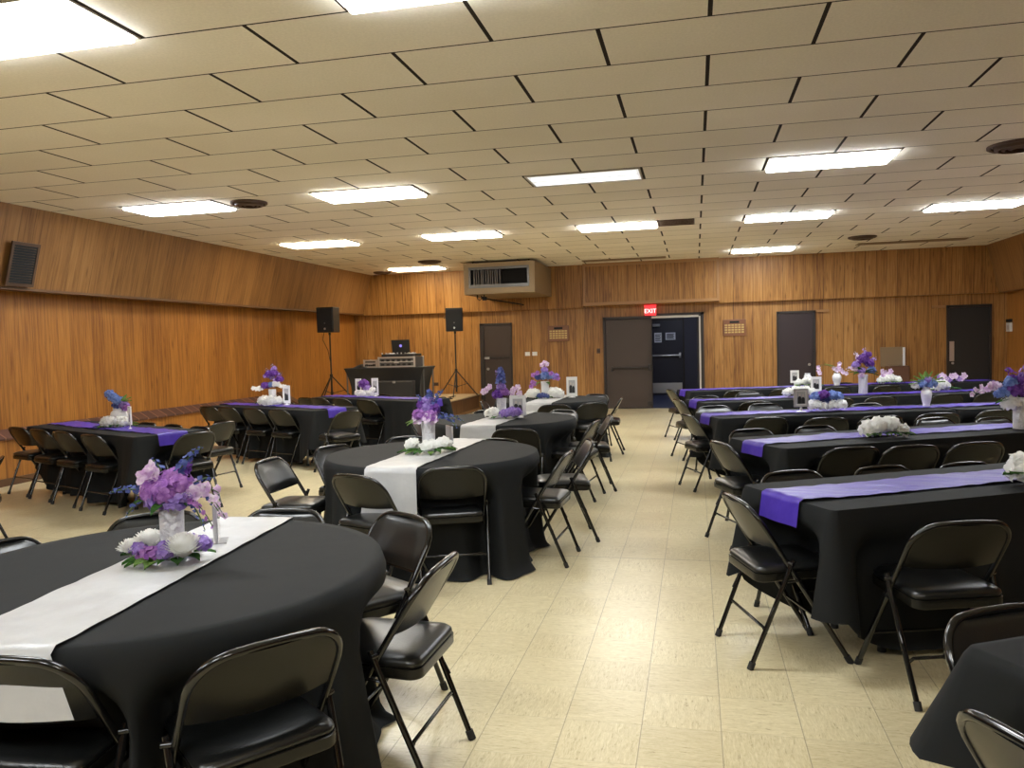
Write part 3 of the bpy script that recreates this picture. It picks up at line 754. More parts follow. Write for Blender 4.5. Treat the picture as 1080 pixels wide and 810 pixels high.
# ------------------------------------------------------------------ chairs: round tables
ROUND = [(-1.89, 2.472, 'nearest round table'), (-1.87, 5.47, 'second round table'), (-1.97, 8.02, 'third round table'), (-1.95, 10.75, 'farthest round table')]
RRS = (.795, .768, .765, .765)
gR = 'black folding chairs round the round tables'
def rchair(t, ang, dist, label, turn=0.):
    cx, cy, _ = ROUND[t]; a = R(ang); x, y = cx + dist * math.cos(a), cy + dist * math.sin(a)
    b = a + PI + R(turn)
    return chair(x, y, math.cos(b), math.sin(b), label, True, gR)
chair(-1.095, 1.865, -.788, .616, 'black folding chair seen from behind, bottommost at the nearest round table', True, gR)
chair(-1.76, 1.64, -.1, 1., 'black folding chair cut by the bottom left corner at the nearest round table', True, gR)
chair(-1.112, 2.676, -1., .027, 'black folding chair in side view on the aisle side of the nearest round table', False, gR)
rchair(0, 57, 1.10, 'black folding chair just behind the side-view chair at the nearest round table')
rchair(0, 92, .97, 'black folding chair behind the nearest round table, at the end of its silver runner')
rchair(0, 128, 1.04, 'black folding chair behind the nearest round table, left of its flowers')
rchair(0, 168, .98, 'black folding chair cut by the left edge behind the nearest round table')
chair(-1.58, 4.96, -.36, .93, 'black folding chair seen squarely from behind at the front of the second round table', False, gR)
chair(-2.02, 4.42, .35, .94, 'black folding chair seen from behind, left of the runner end at the second round table', True, gR)
chair(-2.95, 5.04, 1., .0, 'black folding chair with brownish seat glare standing left of the second round table', True, gR)
chair(-2.82, 5.78, .9, -.35, 'black folding chair with padded back showing, left rim of the second round table', True, gR)
chair(-2.40, 6.39, .4, -.9, 'folding chair rim peeking up behind the second round table, left of flowers', True, gR)
chair(-1.54, 6.22, -.4, -.9, 'folding chair rim peeking up behind the second round table, right of flowers', True, gR)
chair(-1.10, 5.48, -1., .05, 'black side-view folding chair, aisle side of the second round table, nearer one', False, gR)
chair(-1.03, 6.12, -.94, -.25, 'black side-view folding chair, aisle side of the second round table, farther one', False, gR)
chair(-1.60, 6.97, -.12, 1., 'black folding chair seen from behind at the front of the third round table', True, gR)
chair(-1.17, 7.72, -.95, .1, 'black side-view folding chair, aisle side of the third round table, nearer one', False, gR)
chair(-1.09, 8.2, -.95, -.2, 'black side-view folding chair, aisle side of the third round table, farther one', False, gR)
chair(-1.47, 8.96, -.45, -.9, 'grey glinting folding chair back behind the right rim of the third round table', True, gR)
chair(-2.37, 8.98, .4, -.9, 'folding chair rim behind the third round table, left of its picture frame', True, gR)
chair(-2.95, 8.1, 1., .0, 'folding chair at the left of the third round table', True, gR)
chair(-1.71, 9.70, -.1, 1., 'folding chair seen from behind at the front of the farthest round table', True, gR)
chair(-1.25, 9.95, -.55, .85, 'folding chair seen from behind at the right front of the farthest round table', True, gR)
chair(-1.22, 10.9, -.95, -.05, 'folding chair in side view on the aisle side of the farthest round table', False, gR)
chair(-2.42, 11.65, .35, -.9, 'folding chair rim behind the farthest round table, left of its flowers', True, gR)
chair(-1.42, 11.65, -.35, -.9, 'folding chair rim behind the farthest round table, at its right', True, gR)
chair(-2.88, 10.6, 1., .1, 'folding chair at the left of the farthest round table before the stage', True, gR)

# ------------------------------------------------------------------ rectangular tables
RECTS = []       # dicts
def rect(key, cx, cy, ang, desc, hl=1.22, hw=.36):
    a = R(ang); u = (math.cos(a), math.sin(a)); n = (-math.sin(a), math.cos(a))
    RECTS.append(dict(key=key, c=(cx, cy), a=a, u=u, n=n, desc=desc, hl=hl, hw=hw)); return RECTS[-1]
def from_left(lx, ly, ang, d=1.22):
    a = R(ang); return lx + d * math.cos(a), ly + d * math.sin(a)
T0 = rect('T0', *from_left(.80, 1.80, 29), 29, 'table cut off at the bottom right corner')
T1 = rect('T1', *from_left(.40, 3.99, 29), 29, 'second right-hand table')
T2 = rect('T2', *from_left(.41, 6.03, 28), 28, 'third right-hand table')
T3 = rect('T3', *from_left(.10, 8.22, 19.), 19., 'fourth right-hand table, aisle half'); T3b = rect('T3b', *from_left(.10, 8.22, 19., 3.70), 19., 'fourth right-hand table, far half')
T4 = rect('T4', *from_left(-.02, 10.16, 20), 20, 'fifth right-hand table, aisle half'); T4b = rect('T4b', *from_left(-.02, 10.16, 20, 3.70), 20, 'fifth right-hand table, far half')
T5 = rect('T5', *from_left(-.18, 12.3, 18.5), 18.5, 'sixth right-hand table, aisle half'); T5b = rect('T5b', *from_left(-.18, 12.3, 18.5, 3.70), 18.5, 'sixth right-hand table, far half')
L1 = rect('L1', -6.02, 7.20, -25, 'nearest left-hand table')
L2 = rect('L2', -5.62, 9.98, -25, 'second left-hand table')
L3 = rect('L3', -4.80, 11.50, -27, 'third left-hand table')
gN = 'black folding chairs along the long tables'
def tchair(T, t, d, label, side=-1, turn=0.):
    """t along the table from its middle; d = distance of the back's top edge outside the table edge"""
    u, n = T['u'], T['n']; k = T['hw'] + d
    x = T['c'][0] + t * u[0] + side * k * n[0]; y = T['c'][1] + t * u[1] + side * k * n[1]
    a = math.atan2(-side * n[1], -side * n[0]) + R(turn)
    return chair(x, y, math.cos(a), math.sin(a), label, True, gN)
def achair(x, y, T, label, side=-1, turn=0.):
    n = T['n']; a = math.atan2(-side * n[1], -side * n[0]) + R(turn)
    return chair(x, y, math.cos(a), math.sin(a), label, True, gN)
ORD = ['first', 'second', 'third', 'fourth', 'fifth', 'sixth', 'seventh']
# corner table
chair(.91, 2.20, .485, -.875, 'black folding chair with padded back facing the viewer, behind bottom right corner table', False, gN)
chair(.80, 1.715, .9, .44, 'black folding chair cut by the bottom edge at the bottom right corner table', False, gN)
# second row
chair(.388, 4.004, .95, .31, 'black folding chair in side view at the aisle end of the second right-hand table', False, gN)
chair(.985, 3.71, -.30, .955, 'black folding chair seen from behind, near side of the second right-hand table', False, gN)
for k, (x, y) in enumerate(((.51, 4.72), (1.03, 4.93), (1.51, 5.08))):
    achair(x, y, T1, 'black folding chair, far side of the second right-hand table, %s from aisle' % ORD[k], 1)
# third row
chair(.37, 6.12, .92, .39, 'black folding chair seen from behind at the aisle end of the third right-hand table', False, gN)
for k, (x, y) in enumerate(((1.04, 5.76), (1.44, 5.86), (1.90, 6.04))):
    achair(x, y, T2, 'black folding chair, near side of the third right-hand table, %s from aisle' % ORD[k], -1, -8)
for k, (x, y) in enumerate(((.43, 6.90), (.97, 7.15), (2.07, 7.79), (2.55, 7.80))):
    achair(x, y, T2, 'black folding chair, far side of the third right-hand table, %s from aisle' % ORD[k], 1)
# fourth row
chair(.12, 8.35, .93, .36, 'black folding chair at the aisle end of the fourth right-hand table', False, gN)
for k, (x, y) in enumerate(((.66, 7.90), (1.19, 7.86), (1.70, 8.02), (2.25, 8.25), (2.87, 8.55))):
    achair(x, y, T3 if k < 4 else T3b, 'folding chair, near side of the fourth right-hand table, %s from aisle' % ORD[k], -1, -6)
for k, (x, y) in enumerate(((.19, 9.35), (.76, 9.58), (1.84, 9.52))):
    achair(x, y, T3, 'folding chair, far side of the fourth right-hand table, %s from aisle' % ORD[k], 1)
# fifth row
chair(-.02, 10.45, .93, .36, 'folding chair at the aisle end of the fifth right-hand table', False, gN)
for k, t in enumerate((-.62, .42, .98, 1.85, 2.45)):
    tchair(T4, t, .12, 'folding chair, near side of the fifth right-hand table, %s from aisle' % ORD[k], -1, -4)
for k, (x, y) in enumerate(((.12, 11.0), (.73, 11.75))):
    achair(x, y, T4, 'folding chair, far side of the fifth right-hand table, %s from aisle' % ORD[k], 1)
# sixth row
chair(-.18, 12.55, .93, .36, 'folding chair at the aisle end of the sixth right-hand table', False, gN)
for k, t in enumerate((-.55, .15, .95, 1.75, 2.6)):
    tchair(T5, t, .12, 'folding chair, near side of the sixth right-hand table, %s from aisle' % ORD[k], -1, -4)
for k, t in enumerate((1.6, 2.3, 3.4)):
    tchair(T5, t, .18, 'folding chair, far side of the sixth right-hand table, %s from aisle' % ORD[k], 1)
# left-hand tables
for k, t in enumerate((-1.18, -.62, -.06, .58)):
    tchair(L1, t, .12, 'black folding chair, near side of the nearest left-hand table, %s from left' % ORD[k], -1, 4)
chair(-4.64, 6.70, -.93, .36, 'black folding chair seen from behind at the right end of the nearest left-hand table', True, gN)
chair(-5.02, 7.72, -.95, .15, 'black folding chair turned sideways behind the right end of the nearest left-hand table', True, gN)
for k, t in enumerate((-.95, -.15, .4, .92)):
    tchair(L1, t, .12, 'black folding chair behind the nearest left-hand table, %s from left' % ORD[k], 1)
for k, t in enumerate((-1.02, -.55, .05, .62)):
    tchair(L2, t, .12, 'black folding chair, near side of the second left-hand table, %s from left' % ORD[k], -1, 4)
chair(-4.12, 8.98, -.85, .45, 'black folding chair seen from behind at the right end of the second left-hand table', True, gN)
for k, t in enumerate((-.5, .4)):
    tchair(L2, t, .14, 'black folding chair behind the second left-hand table, %s from left' % ORD[k], 1)
for k, t in enumerate((-1.2, -.85, -.3, .28)):
    tchair(L3, t, .12, 'black folding chair, near side of the third left-hand table, %s from left' % ORD[k], -1, 4)
chair(-3.72, 11.3, -.93, .3, 'black folding chair seen from behind at the right end of the third left-hand table', True, gN)
for k, t in enumerate((-.4, .4)):
    tchair(L3, t, .14, 'black folding chair between the third left-hand table and stage, %s from left' % ORD[k], 1)
chair(-5.22, 5.05, -.75, -.62, 'black folding chair cut by the left edge, turned away from the nearest round table', True, gN)

# ------------------------------------------------------------------ tables, cloths and runners
def dent(p, tcx, tcy):
    """push a hanging cloth point clear of the chair seats tucked under it"""
    x, y, z = p
    if z > .70: return p
    for (cx, cy, fx, fy) in CHAIRS:
        dx, dy = x - cx, y - cy
        if dx * dx + dy * dy > .34: continue
        lx, ly = dx * fy - dy * fx, dx * fx + dy * fy
        if abs(lx) < .33 and -.40 < ly < .24:
            k = min(1., (.33 - abs(lx)) / .13) * min(1., (.68 - z) / .17); k = k * k * (3 - 2 * k)
            q = min(.24 - ly, .17) * k
            x += fx * q; y += fy * q
    return (x, y, z)
def round_table(i):
    cx, cy, desc = ROUND[i]; RR = RRS[i]
    t = thing('round_table', 'round folding table standing under the black cloth of the %s' % desc, 'table', (cx, cy, 0), 0, 'round tables')
    MB().lathe([(RR - .02, TZ - .035), (RR - .012, TZ - .03), (RR - .012, TZ - .012), (RR - .016, TZ - .008)], seg=48).build('tabletop', M_table, t)
    for k in range(4):
        a = R(45 + 90 * k); MB().tube([(.33 * math.cos(a), .33 * math.sin(a), 0), (.30 * math.cos(a), .30 * math.sin(a), TZ - .035)], .014, 8).build('leg', M_steel, t, 60)
    ph = [rnd.uniform(0, 6.28) for _ in range(4)]
    N = 220; mb = MB()
    def fold(a): return .55 * math.sin(13 * a + ph[0] + .8 * math.sin(2 * a + ph[2])) + .3 * math.sin(21 * a + ph[1]) + .25 * math.sin(7 * a + ph[3])
    rings = []
    prof = [(.0, 0)] + [(q, 0) for q in (.25, .5, .7)]
    c0 = mb.bm.verts.new((0, 0, TZ))
    for q in (.2, .42, .60, .70, .745): rings.append([mb.bm.verts.new((q * math.cos(2 * PI * k / N), q * math.sin(2 * PI * k / N), TZ)) for k in range(N)])
    rings.append([mb.bm.verts.new(((RR - .008) * math.cos(2 * PI * k / N), (RR - .008) * math.sin(2 * PI * k / N), TZ - .002)) for k in range(N)])
    for j in range(1, 19):
        t_ = j / 18; z = TZ - .008 - (TZ - .014) * t_
        ring = []
        for k in range(N):
            a = 2 * PI * k / N
            r = RR + .004 * min(1, j) + .075 * t_ ** 1.1 + .05 * t_ * fold(a) + (.03 * max(0, t_ - .93) / .07)
            x, y, zz = dent((cx + r * math.cos(a), cy + r * math.sin(a), z), cx, cy)
            ring.append(mb.bm.verts.new((x - cx, y - cy, zz)))
        rings.append(ring)
    for k in range(N): mb.bm.faces.new((c0, rings[0][k], rings[0][(k + 1) % N]))
    for A, B in zip(rings, rings[1:]):
        for k in range(N): mb.bm.faces.new((A[k], B[k], B[(k + 1) % N], A[(k + 1) % N]))
    bmesh.ops.recalc_face_normals(mb.bm, faces=mb.bm.faces)
    tag(mb.build('tablecloth', M_cloth, None, 180, loc=(cx, cy, .003)), 'floor length black cloth draped over the %s' % desc, 'tablecloth', 'black round tablecloths')
def wrinkle(x, y, s):
    return .004 * math.sin(9 * x + 5 * y + s) * math.sin(3.1 * x - 2 * y + 2 * s) + .0025 * math.sin(23 * x + 11 * y + 3 * s)
def round_runner(i, ang, hw, d0, d1, flare=.25):
    cx, cy, desc = ROUND[i]; RR = RRS[i]; a = R(ang); mb = MB()
    NS, NW = 90, 12
    def f(u, v):
        w = (2 * v - 1) * hw; e = math.sqrt(RR * RR - w * w) + .004
        L = d0 + 2 * e + d1; s = u * L
        def hang(q, sg):
            t_ = q / TZ; r = e + .012 + .07 * t_ + .04 * t_ + .012 * math.sin(9 * v + sg) * t_ * 2
            return sg * r, TZ + .004 - q
        if s < d0: p, z = hang(d0 - s, -1); w *= 1 + flare * (d0 - s)
        elif s > d0 + 2 * e: p, z = hang(s - d0 - 2 * e, 1)
        else: p, z = s - d0 - e, TZ + .007 + abs(wrinkle(s, w * 3, i)) * .7
        return (p * math.cos(a) - w * math.sin(a), p * math.sin(a) + w * math.cos(a), z)
    mb.grid(f, NS, NW)
    tag(mb.build('table_runner', M_silver, None, 180, loc=(cx, cy, .003)), 'shiny silver runner laid across the %s' % desc, 'table runner', 'silver table runners')
for i in range(4): round_table(i)
round_runner(0, 95.5, .172, .17, .34, 2.6); round_runner(1, 88, .175, .56, .4); round_runner(2, 86, .175, .45, .4); round_runner(3, 88, .175, .45, .4)

def perim(hl, hw, rc, step):
    """rounded rectangle outline: (x, y, nx, ny, kind, s)"""
    P = []
    def seg(x0, y0, x1, y1, nx, ny, kind):
        L = math.hypot(x1 - x0, y1 - y0); n = max(2, int(L / step))
        for k in range(n): f = k / n; P.append((x0 + (x1 - x0) * f, y0 + (y1 - y0) * f, nx, ny, kind, f))
    def arc(cx, cy, a0, kind):
        for k in range(7): a = R(a0 + 90 * k / 7); P.append((cx + rc * math.cos(a), cy + rc * math.sin(a), math.cos(a), math.sin(a), kind, k / 7))
    seg(-hl + rc, -hw, hl - rc, -hw, 0, -1, 'S'); arc(hl - rc, -hw + rc, -90, 'C')
    seg(hl, -hw + rc, hl, hw - rc, 1, 0, 'E'); arc(hl - rc, hw - rc, 0, 'C')
    seg(hl - rc, hw, -hl + rc, hw, 0, 1, 'S'); arc(-hl + rc, hw - rc, 90, 'C')
    seg(-hl, hw - rc, -hl, -hw + rc, -1, 0, 'E'); arc(-hl + rc, -hw + rc, 180, 'C')
    return P
def rect_table(T, seed, join_l=False, join_r=False):
    cx, cy = T['c']; hl, hw = T['hl'], T['hw']; desc = T['desc']
    t = thing('folding_table', 'folding table under the black cloth of the %s' % desc, 'table', (cx, cy, 0), T['a'], 'long folding tables')
    MB().box(-hl + .012, hl - .012, -hw + .012, hw - .012, TZ - .045, TZ - .006, .008).build('tabletop', M_table, t)
    for sx in (-1, 1):
        X = sx * (hl - .42)
        lg = MB().tube([(X, -hw + .19, .012), (X, -hw + .19, TZ - .08), (X, -hw + .22, TZ - .052), (X, hw - .22, TZ - .052), (X, hw - .19, TZ - .08), (X, hw - .19, .012)], .015, 8).build('leg', M_steel, t, 60)
        MB().tube([(X, -hw + .19, .12), (X, hw - .19, .12)], .011, 8).build('cross_bar', M_steel, lg, 60)
        for sy in (-1, 1): MB().tube([(X, sy * (hw - .19), 0), (X, sy * (hw - .19), .03)], .02, 8).build('foot_cap', M_rubber, lg, 60)
    P = perim(hl, hw, .035, .03); N = len(P); rr = random.Random(seed); ph = [rr.uniform(0, 6.28) for _ in range(5)]
    ca, sa = math.cos(T['a']), math.sin(T['a'])
    mb = MB(); rings = []
    rings.append([mb.bm.verts.new((x - nx * .02, y - ny * .02, TZ)) for x, y, nx, ny, k, f in P])
    rings.append([mb.bm.verts.new((x - nx * .004, y - ny * .004, TZ - .002)) for x, y, nx, ny, k, f in P])
    NR = 18
    for j in range(1, NR + 1):
        t_ = j / NR; ring = []
        for i, (x, y, nx, ny, kind, f) in enumerate(P):
            joined = (kind == 'E' and ((x < 0 and join_l) or (x > 0 and join_r)))
            # how far along towards a corner: 0 in mid side .. 1 at the corner
            dc = min(abs(hl - abs(x)), .45) / .45 if kind == 'S' else (min(abs(hw - abs(y)), .22) / .22 if kind == 'E' else 0.)
            near = (1 - dc) ** 2
            drop_side = .70; drop_end = .37; tip = .47
            if T['key'] == 'T0': drop_end = tip = .26
            if kind == 'S': drop = drop_side
            elif kind == 'C': drop = tip
            else: drop = drop_end + (tip - drop_end) * near
            if kind == 'S': drop = drop_side - (drop_side - tip) * near
            if joined: drop = .25
            s = x if kind == 'S' else y
            fo = .5 * math.sin(15 * s + ph[0] + (0 if kind == 'S' else 2)) + .35 * math.sin(27 * s + ph[1]) + .3 * math.sin(8 * s + ph[2])
            q = t_ * drop
            out = .004 + .06 * q + .035 * q / .75 * fo * (1 - near * .6) + .14 * q * near * (3.0 if T['key'] == 'T0' else 1.)
            if joined: out = -.004
            zz = TZ - .008 - q
            wx, wy = x + nx * out, y + ny * out
            gx, gy = cx + wx * ca - wy * sa, cy + wx * sa + wy * ca
            gx, gy, zz = dent((gx, gy, zz), cx, cy)
            gx -= cx; gy -= cy
            ring.append(mb.bm.verts.new((gx * ca + gy * sa, -gx * sa + gy * ca, max(zz, .006))))
        rings.append(ring)
    mb.bm.faces.new(rings[0])
    for A, B in zip(rings, rings[1:]):
        for k in range(N): mb.bm.faces.new((A[k], B[k], B[(k + 1) % N], A[(k + 1) % N]))
    bmesh.ops.recalc_face_normals(mb.bm, faces=mb.bm.faces)
    o = mb.build('tablecloth', M_cloth, None, 60, loc=(cx, cy, .003)); o.rotation_euler = (0, 0, T['a'])
    tag(o, 'black cloth draped over the %s' % desc, 'tablecloth', 'black rectangular tablecloths')
def rect_runner(T, seed, d0, d1, hw=.15, off=0., label=None):
    cx, cy = T['c']; hl = T['hl'] + .006; mb = MB()
    L = d0 + d1 + 2 * hl; NS = int(L / .02)
    def f(u, v):
        s = u * L; w = (2 * v - 1) * hw + off + .012 * math.sin(2.2 * (s + seed)) + .006 * math.sin(7 * s + seed)
        wr = wrinkle(s * 1.3, w * 4, seed * 1.7)
        if s < d0: q = d0 - s; return (-hl - .008 - .085 * q - abs(.02 * math.sin(14 * w + seed)) * q / .25, w * (1 + .1 * q), TZ + .005 - q)
        if s > d0 + 2 * hl: q = s - d0 - 2 * hl; return (hl + .008 + .085 * q + abs(.02 * math.sin(14 * w + seed)) * q / .25, w * (1 + .1 * q), TZ + .005 - q)
        return (s - d0 - hl, w, TZ + .007 + abs(wr) * 1.1 + .006 * max(0, math.sin(5.3 * (s + .8 * w) + seed)) ** 6)
    mb.grid(f, NS, 14)
    o = mb.build('table_runner', M_purple, None, 180, loc=(cx, cy, .003)); o.rotation_euler = (0, 0, T['a'])
    tag(o, label or 'purple satin runner laid along the %s' % T['desc'], 'table runner', 'purple table runners')
for k, (T, jl, jr) in enumerate(((T0, 0, 0), (T1, 0, 0), (T2, 0, 0), (T3, 0, 1), (T3b, 1, 0), (T4, 0, 1), (T4b, 1, 0), (T5, 0, 1), (T5b, 1, 0), (L1, 0, 0), (L2, 0, 0), (L3, 0, 0))):
    rect_table(T, k + 3, bool(jl), bool(jr))
    rect_runner(T, k * 1.37, 0. if jl else (.125 if T['key'] in ('T0', 'T1') else .09), 0. if jr else .11, .15 if T['key'] in ('T0', 'T1', 'L1', 'L2', 'L3') else .135)

# ------------------------------------------------------------------ flowers
def frame_of(n):
    n = Vector(n).normalized(); a = n.cross(Vector((0, 0, 1)) if abs(n.z) < .95 else Vector((1, 0, 0))).normalized(); return n, a, n.cross(a)
def floret(mb, c, n, r, k=4, cup=.25, rot=0., rg=rnd):
    n, a, b = frame_of(n); c = Vector(c)
    for i in range(k):
        t = rot + 2 * PI * i / k; d = a * math.cos(t) + b * math.sin(t); e = n.cross(d)
        w = r * (.55 if k <= 5 else 2.0 / k)
        v = [c, c + d * r * .55 - e * w + n * r * cup * .55, c + d * r * 1.0 - e * w * .35 + n * r * cup * .9, c + d * r * 1.0 + e * w * .35 + n * r * cup * .9, c + d * r * .55 + e * w + n * r * cup * .55, c + d * r * .5 + n * r * cup * .25]
        V = [mb.bm.verts.new(p) for p in v]
        mb.bm.faces.new((V[0], V[1], V[5])); mb.bm.faces.new((V[1], V[2], V[3], V[5])); mb.bm.faces.new((V[3], V[4], V[5])); mb.bm.faces.new((V[4], V[0], V[5]))
def fib(n, zmin=-.4):
    out = []
    for i in range(n):
        z = 1 - (1 - zmin) * (i + .5) / n; r = math.sqrt(max(0, 1 - z * z)); a = 2.39996 * i
        out.append(Vector((r * math.cos(a), r * math.sin(a), z)))
    return out
def hydrangea(c, rad, m, parent, n=46, fr=None, name='hydrangea_bloom', zmin=-.5, k=4, sq=.9):
    mb = MB(); fr = fr or rad * .36
    for d in fib(n, zmin):
        j = rnd.uniform(.76, 1.12); floret(mb, Vector(c) + Vector((d.x, d.y, d.z * sq)) * rad * j, d + Vector((rnd.uniform(-.3, .3), rnd.uniform(-.3, .3), rnd.uniform(-.2, .3))), fr, k, .15, rnd.uniform(0, 6))
    mb.sphere(c, rad * .58, 1, (1, 1, sq))
    return mb.build(name, m, parent)
def mum(c, rad, m, parent, n=90, name='chrysanthemum_bloom', up=(0, 0, 1)):
    mb = MB(); N, A, B = frame_of(up); c = Vector(c)
    for i, d in enumerate(fib(n, -.15)):
        q = d.z; D = (A * d.x + B * d.y + N * (d.z + .12)).normalized(); e = N.cross(D)
        e = e.normalized() if e.length > .01 else A
        L = rad * (.80 + .3 * (1 - q)) * rnd.uniform(.9, 1.08); w = rad * .17; cu = N * (L * .16)
        p0 = c + D * rad * .15; p1 = c + D * L * .65; p2 = c + D * L + cu
        V = [mb.bm.verts.new(p) for p in (p0 - e * w * .5, p1 - e * w, p2 - e * w * .4, p2 + e * w * .4, p1 + e * w, p0 + e * w * .5)]
        mid1 = mb.bm.verts.new(p1 - D * .0 - cu * .25)
        mb.bm.faces.new((V[0], V[1], mid1, V[5])) if False else mb.bm.faces.new((V[0], V[1], V[4], V[5])); mb.bm.faces.new((V[1], V[2], V[3], V[4])); mb.bm.verts.remove(mid1)
    mb.sphere(c, rad * .5, 1)
    return mb.build(name, m, parent)
def lily(c, n, rad, m, parent, name='orchid_bloom'):
    mb = MB(); floret(mb, c, n, rad, 5, .4, rnd.uniform(0, 6)); floret(mb, Vector(c) + Vector(n).normalized() * rad * .1, n, rad * .55, 3, .7, rnd.uniform(0, 6))
    return mb.build(name, m, parent)
def sprig(p0, p1, m, parent, n=12, r=.012, bend=(0, 0, .03), start=.35, name='delphinium_sprig', petals=4):
    p0, p1 = Vector(p0), Vector(p1); B = Vector(bend); mb = MB()
    def P(t): return p0.lerp(p1, t) + B * (4 * t * (1 - t))
    for i in range(n):
        t = start + (1 - start) * i / (n - 1); a = 2.4 * i; d = (P(min(1, t + .02)) - P(t - .02)).normalized(); _, A, C = frame_of(d)
        o = (A * math.cos(a) + C * math.sin(a)); rr = r * (1.25 - .7 * (i / n))
        if t > .93: rr *= .6
        floret(mb, P(t) + o * rr * .8, o + d * .4, rr, petals, .35, a)
    ob = mb.build(name, m, parent)
    MB().tube([P(k / 8) for k in range(9)], [.0028] * 8 + [.0014], 5).build('stem', M_stem, ob, 180)
    return ob
def spray(p0, p1, m, parent, n=6, r=.024, bend=(0, 0, .05), name='orchid_spray', start=.4):
    p0, p1 = Vector(p0), Vector(p1); B = Vector(bend); mb = MB()
    def P(t): return p0.lerp(p1, t) + B * (4 * t * (1 - t))
    for i in range(n):
        t = start + (1 - start) * i / (n - 1); nn = Vector((rnd.uniform(-.6, .6), -.8, rnd.uniform(-.1, .7))); q = r * (1.1 - .45 * i / n)
        c = P(t) + Vector((rnd.uniform(-1, 1), rnd.uniform(-1, 1), rnd.uniform(-1, .6))) * r * .5
        floret(mb, c, nn, q, 5, .3, rnd.uniform(0, 6)); floret(mb, c + nn.normalized() * q * .12, nn, q * .5, 3, .8, 1.)
    ob = mb.build(name, m, parent)
    MB().tube([P(k / 8) for k in range(9)], .002, 5).build('stem', M_stem, ob, 180)
    return ob
def leaf(p, d, L, w, m, parent, droop=.25, name='leaf'):
    mb = MB(); p = Vector(p); d = Vector(d).normalized(); e = d.cross(Vector((0, 0, 1))); e = e.normalized() if e.length > .05 else Vector((1, 0, 0)); up = e.cross(d)
    def f(u, v):
        x = u; wd = w * math.sin(PI * min(1, max(.02, x)) ** .8) * (2 * v - 1)
        return p + d * L * x + e * wd + up * (abs(2 * v - 1) * w * .35) - Vector((0, 0, 1)) * L * droop * x * x
    mb.grid(f, 6, 2); return mb.build(name, m, parent, 180)
def vase_thing(x, y, kind, h, r, label, z0=TZ + .012):
    v = thing('vase', label, 'vase', (x, y, z0), rnd.uniform(0, 3), 'centrepiece vases')
    if kind == 'cyl':
        MB().lathe([(r * .96, 0), (r, .006), (r * .97, h * .3), (r * 1.0, h * .7), (r * 1.06, h - .004), (r * 1.04, h), (r * .93, h), (r * .9, h - .06)], seg=28, rad=lambda a, z: 1 + .02 * math.sin(5 * a + 40 * z)).build('vase_body', M_vase, v, 60)
    else:
        MB().lathe([(r * .62, 0), (r * .66, .006), (r * .60, h * .08), (r * .85, h * .35), (r * 1.0, h * .62), (r * .92, h * .8), (r * .62, h * .92), (r * .72, h), (r * .62, h), (r * .5, h * .9)], seg=28, rad=lambda a, z: 1 + .025 * math.sin(8 * a)).build('vase_body', M_vasew, v, 60)
    MB().lathe([(r * .5, .01), (r * .55, h * .86)], seg=12).build('stem_bundle', M_stem, v)
    return v
def bouquet_thing(x, y, z, label, rz=0.):
    return thing('bouquet', label, 'flowers', (x, y, z), rz, 'bouquets in the centrepiece vases')
def ring_thing(x, y, label, rz=0., z0=TZ + .012):
    return thing('flower_ring', label, 'flowers', (x, y, z0), rz, 'flower rings round the vases')
def leaves_ring(par, r, n, m, z=.02, L=.09, w=.022):
    for k in range(n):
        a = 2 * PI * k / n + rnd.uniform(-.25, .25)
        leaf((r * math.cos(a), r * math.sin(a), z + rnd.uniform(-.008, .012)), (math.cos(a + rnd.uniform(-.7, .7)), math.sin(a + rnd.uniform(-.7, .7)), .12), L * rnd.uniform(.8, 1.15), w, m, par, .25)
def photo_frame(x, y, h, w, label, rz=0., stand=.03, m=None, z0=TZ + .012):
    f = thing('picture_frame', label, 'picture frame', (x, y, z0), R(rz), 'picture frames on the tables')
    m = m or M_frame
    MB().lathe([(w * .34, 0), (w * .34, .005), (w * .10, .012), (w * .06, stand + .004)], seg=18).build('stand', m, f, 40)
    z = stand; t = .018
    b = MB(); b.box(-w / 2, w / 2, -.008, .008, z, z + t, .002); b.box(-w / 2, w / 2, -.008, .008, z + h - t, z + h, .002); b.box(-w / 2, -w / 2 + t, -.008, .008, z + t, z + h - t, .002); b.box(w / 2 - t, w / 2, -.008, .008, z + t, z + h - t, .002)
    b.build('frame_border', m, f)
    MB().box(-w / 2 + t, w / 2 - t, -.002, .006, z + t, z + h - t).build('mount', M_frame, f)
    pw, ph = w * .30, h * .33; zc = z + h / 2
    p = MB().box(-pw, pw, -.004, -.002, zc - ph, zc + ph).build('photograph', M_photo, f)
    for sx, w2, zt_ in ((-.36, .42, .25), (.46, .38, .1)):
        n = 8; pts = [(pw * (sx - w2), zc - ph), (pw * (sx + w2), zc - ph)] + [(pw * (sx + w2 * math.cos(PI * q / n)), zc + ph * (zt_ - .35) + ph * .35 * math.sin(PI * q / n)) for q in range(n + 1)]
        MB().prism(pts, -.0052, -.004).build('figure', M_photodark, p)
        MB().prism([(pw * (sx + .24 * math.cos(2 * PI * q / 12)), zc + ph * (zt_ + .22) + ph * .24 * math.sin(2 * PI * q / 12)) for q in range(12)], -.006, -.004).build('face', M_photoskin, p)
    return f
def acrylic_stand(x, y, h, w, label, rz):
    f = thing('acrylic_sign', label, 'table sign', (x, y, TZ + .012), R(rz), 'clear table signs')
    MB().box(-w / 2, w / 2, -.04, .04, 0, .006, .002).build('base', M_clear, f); MB().box(-w / 2, w / 2, -.009, .009, .006, h, .002).build('panel', M_clear, f)
    MB().box(-w / 2 + .006, w / 2 - .006, -.0012, .0012, .012, h - .006).build('card', M_paper, f)
    return f

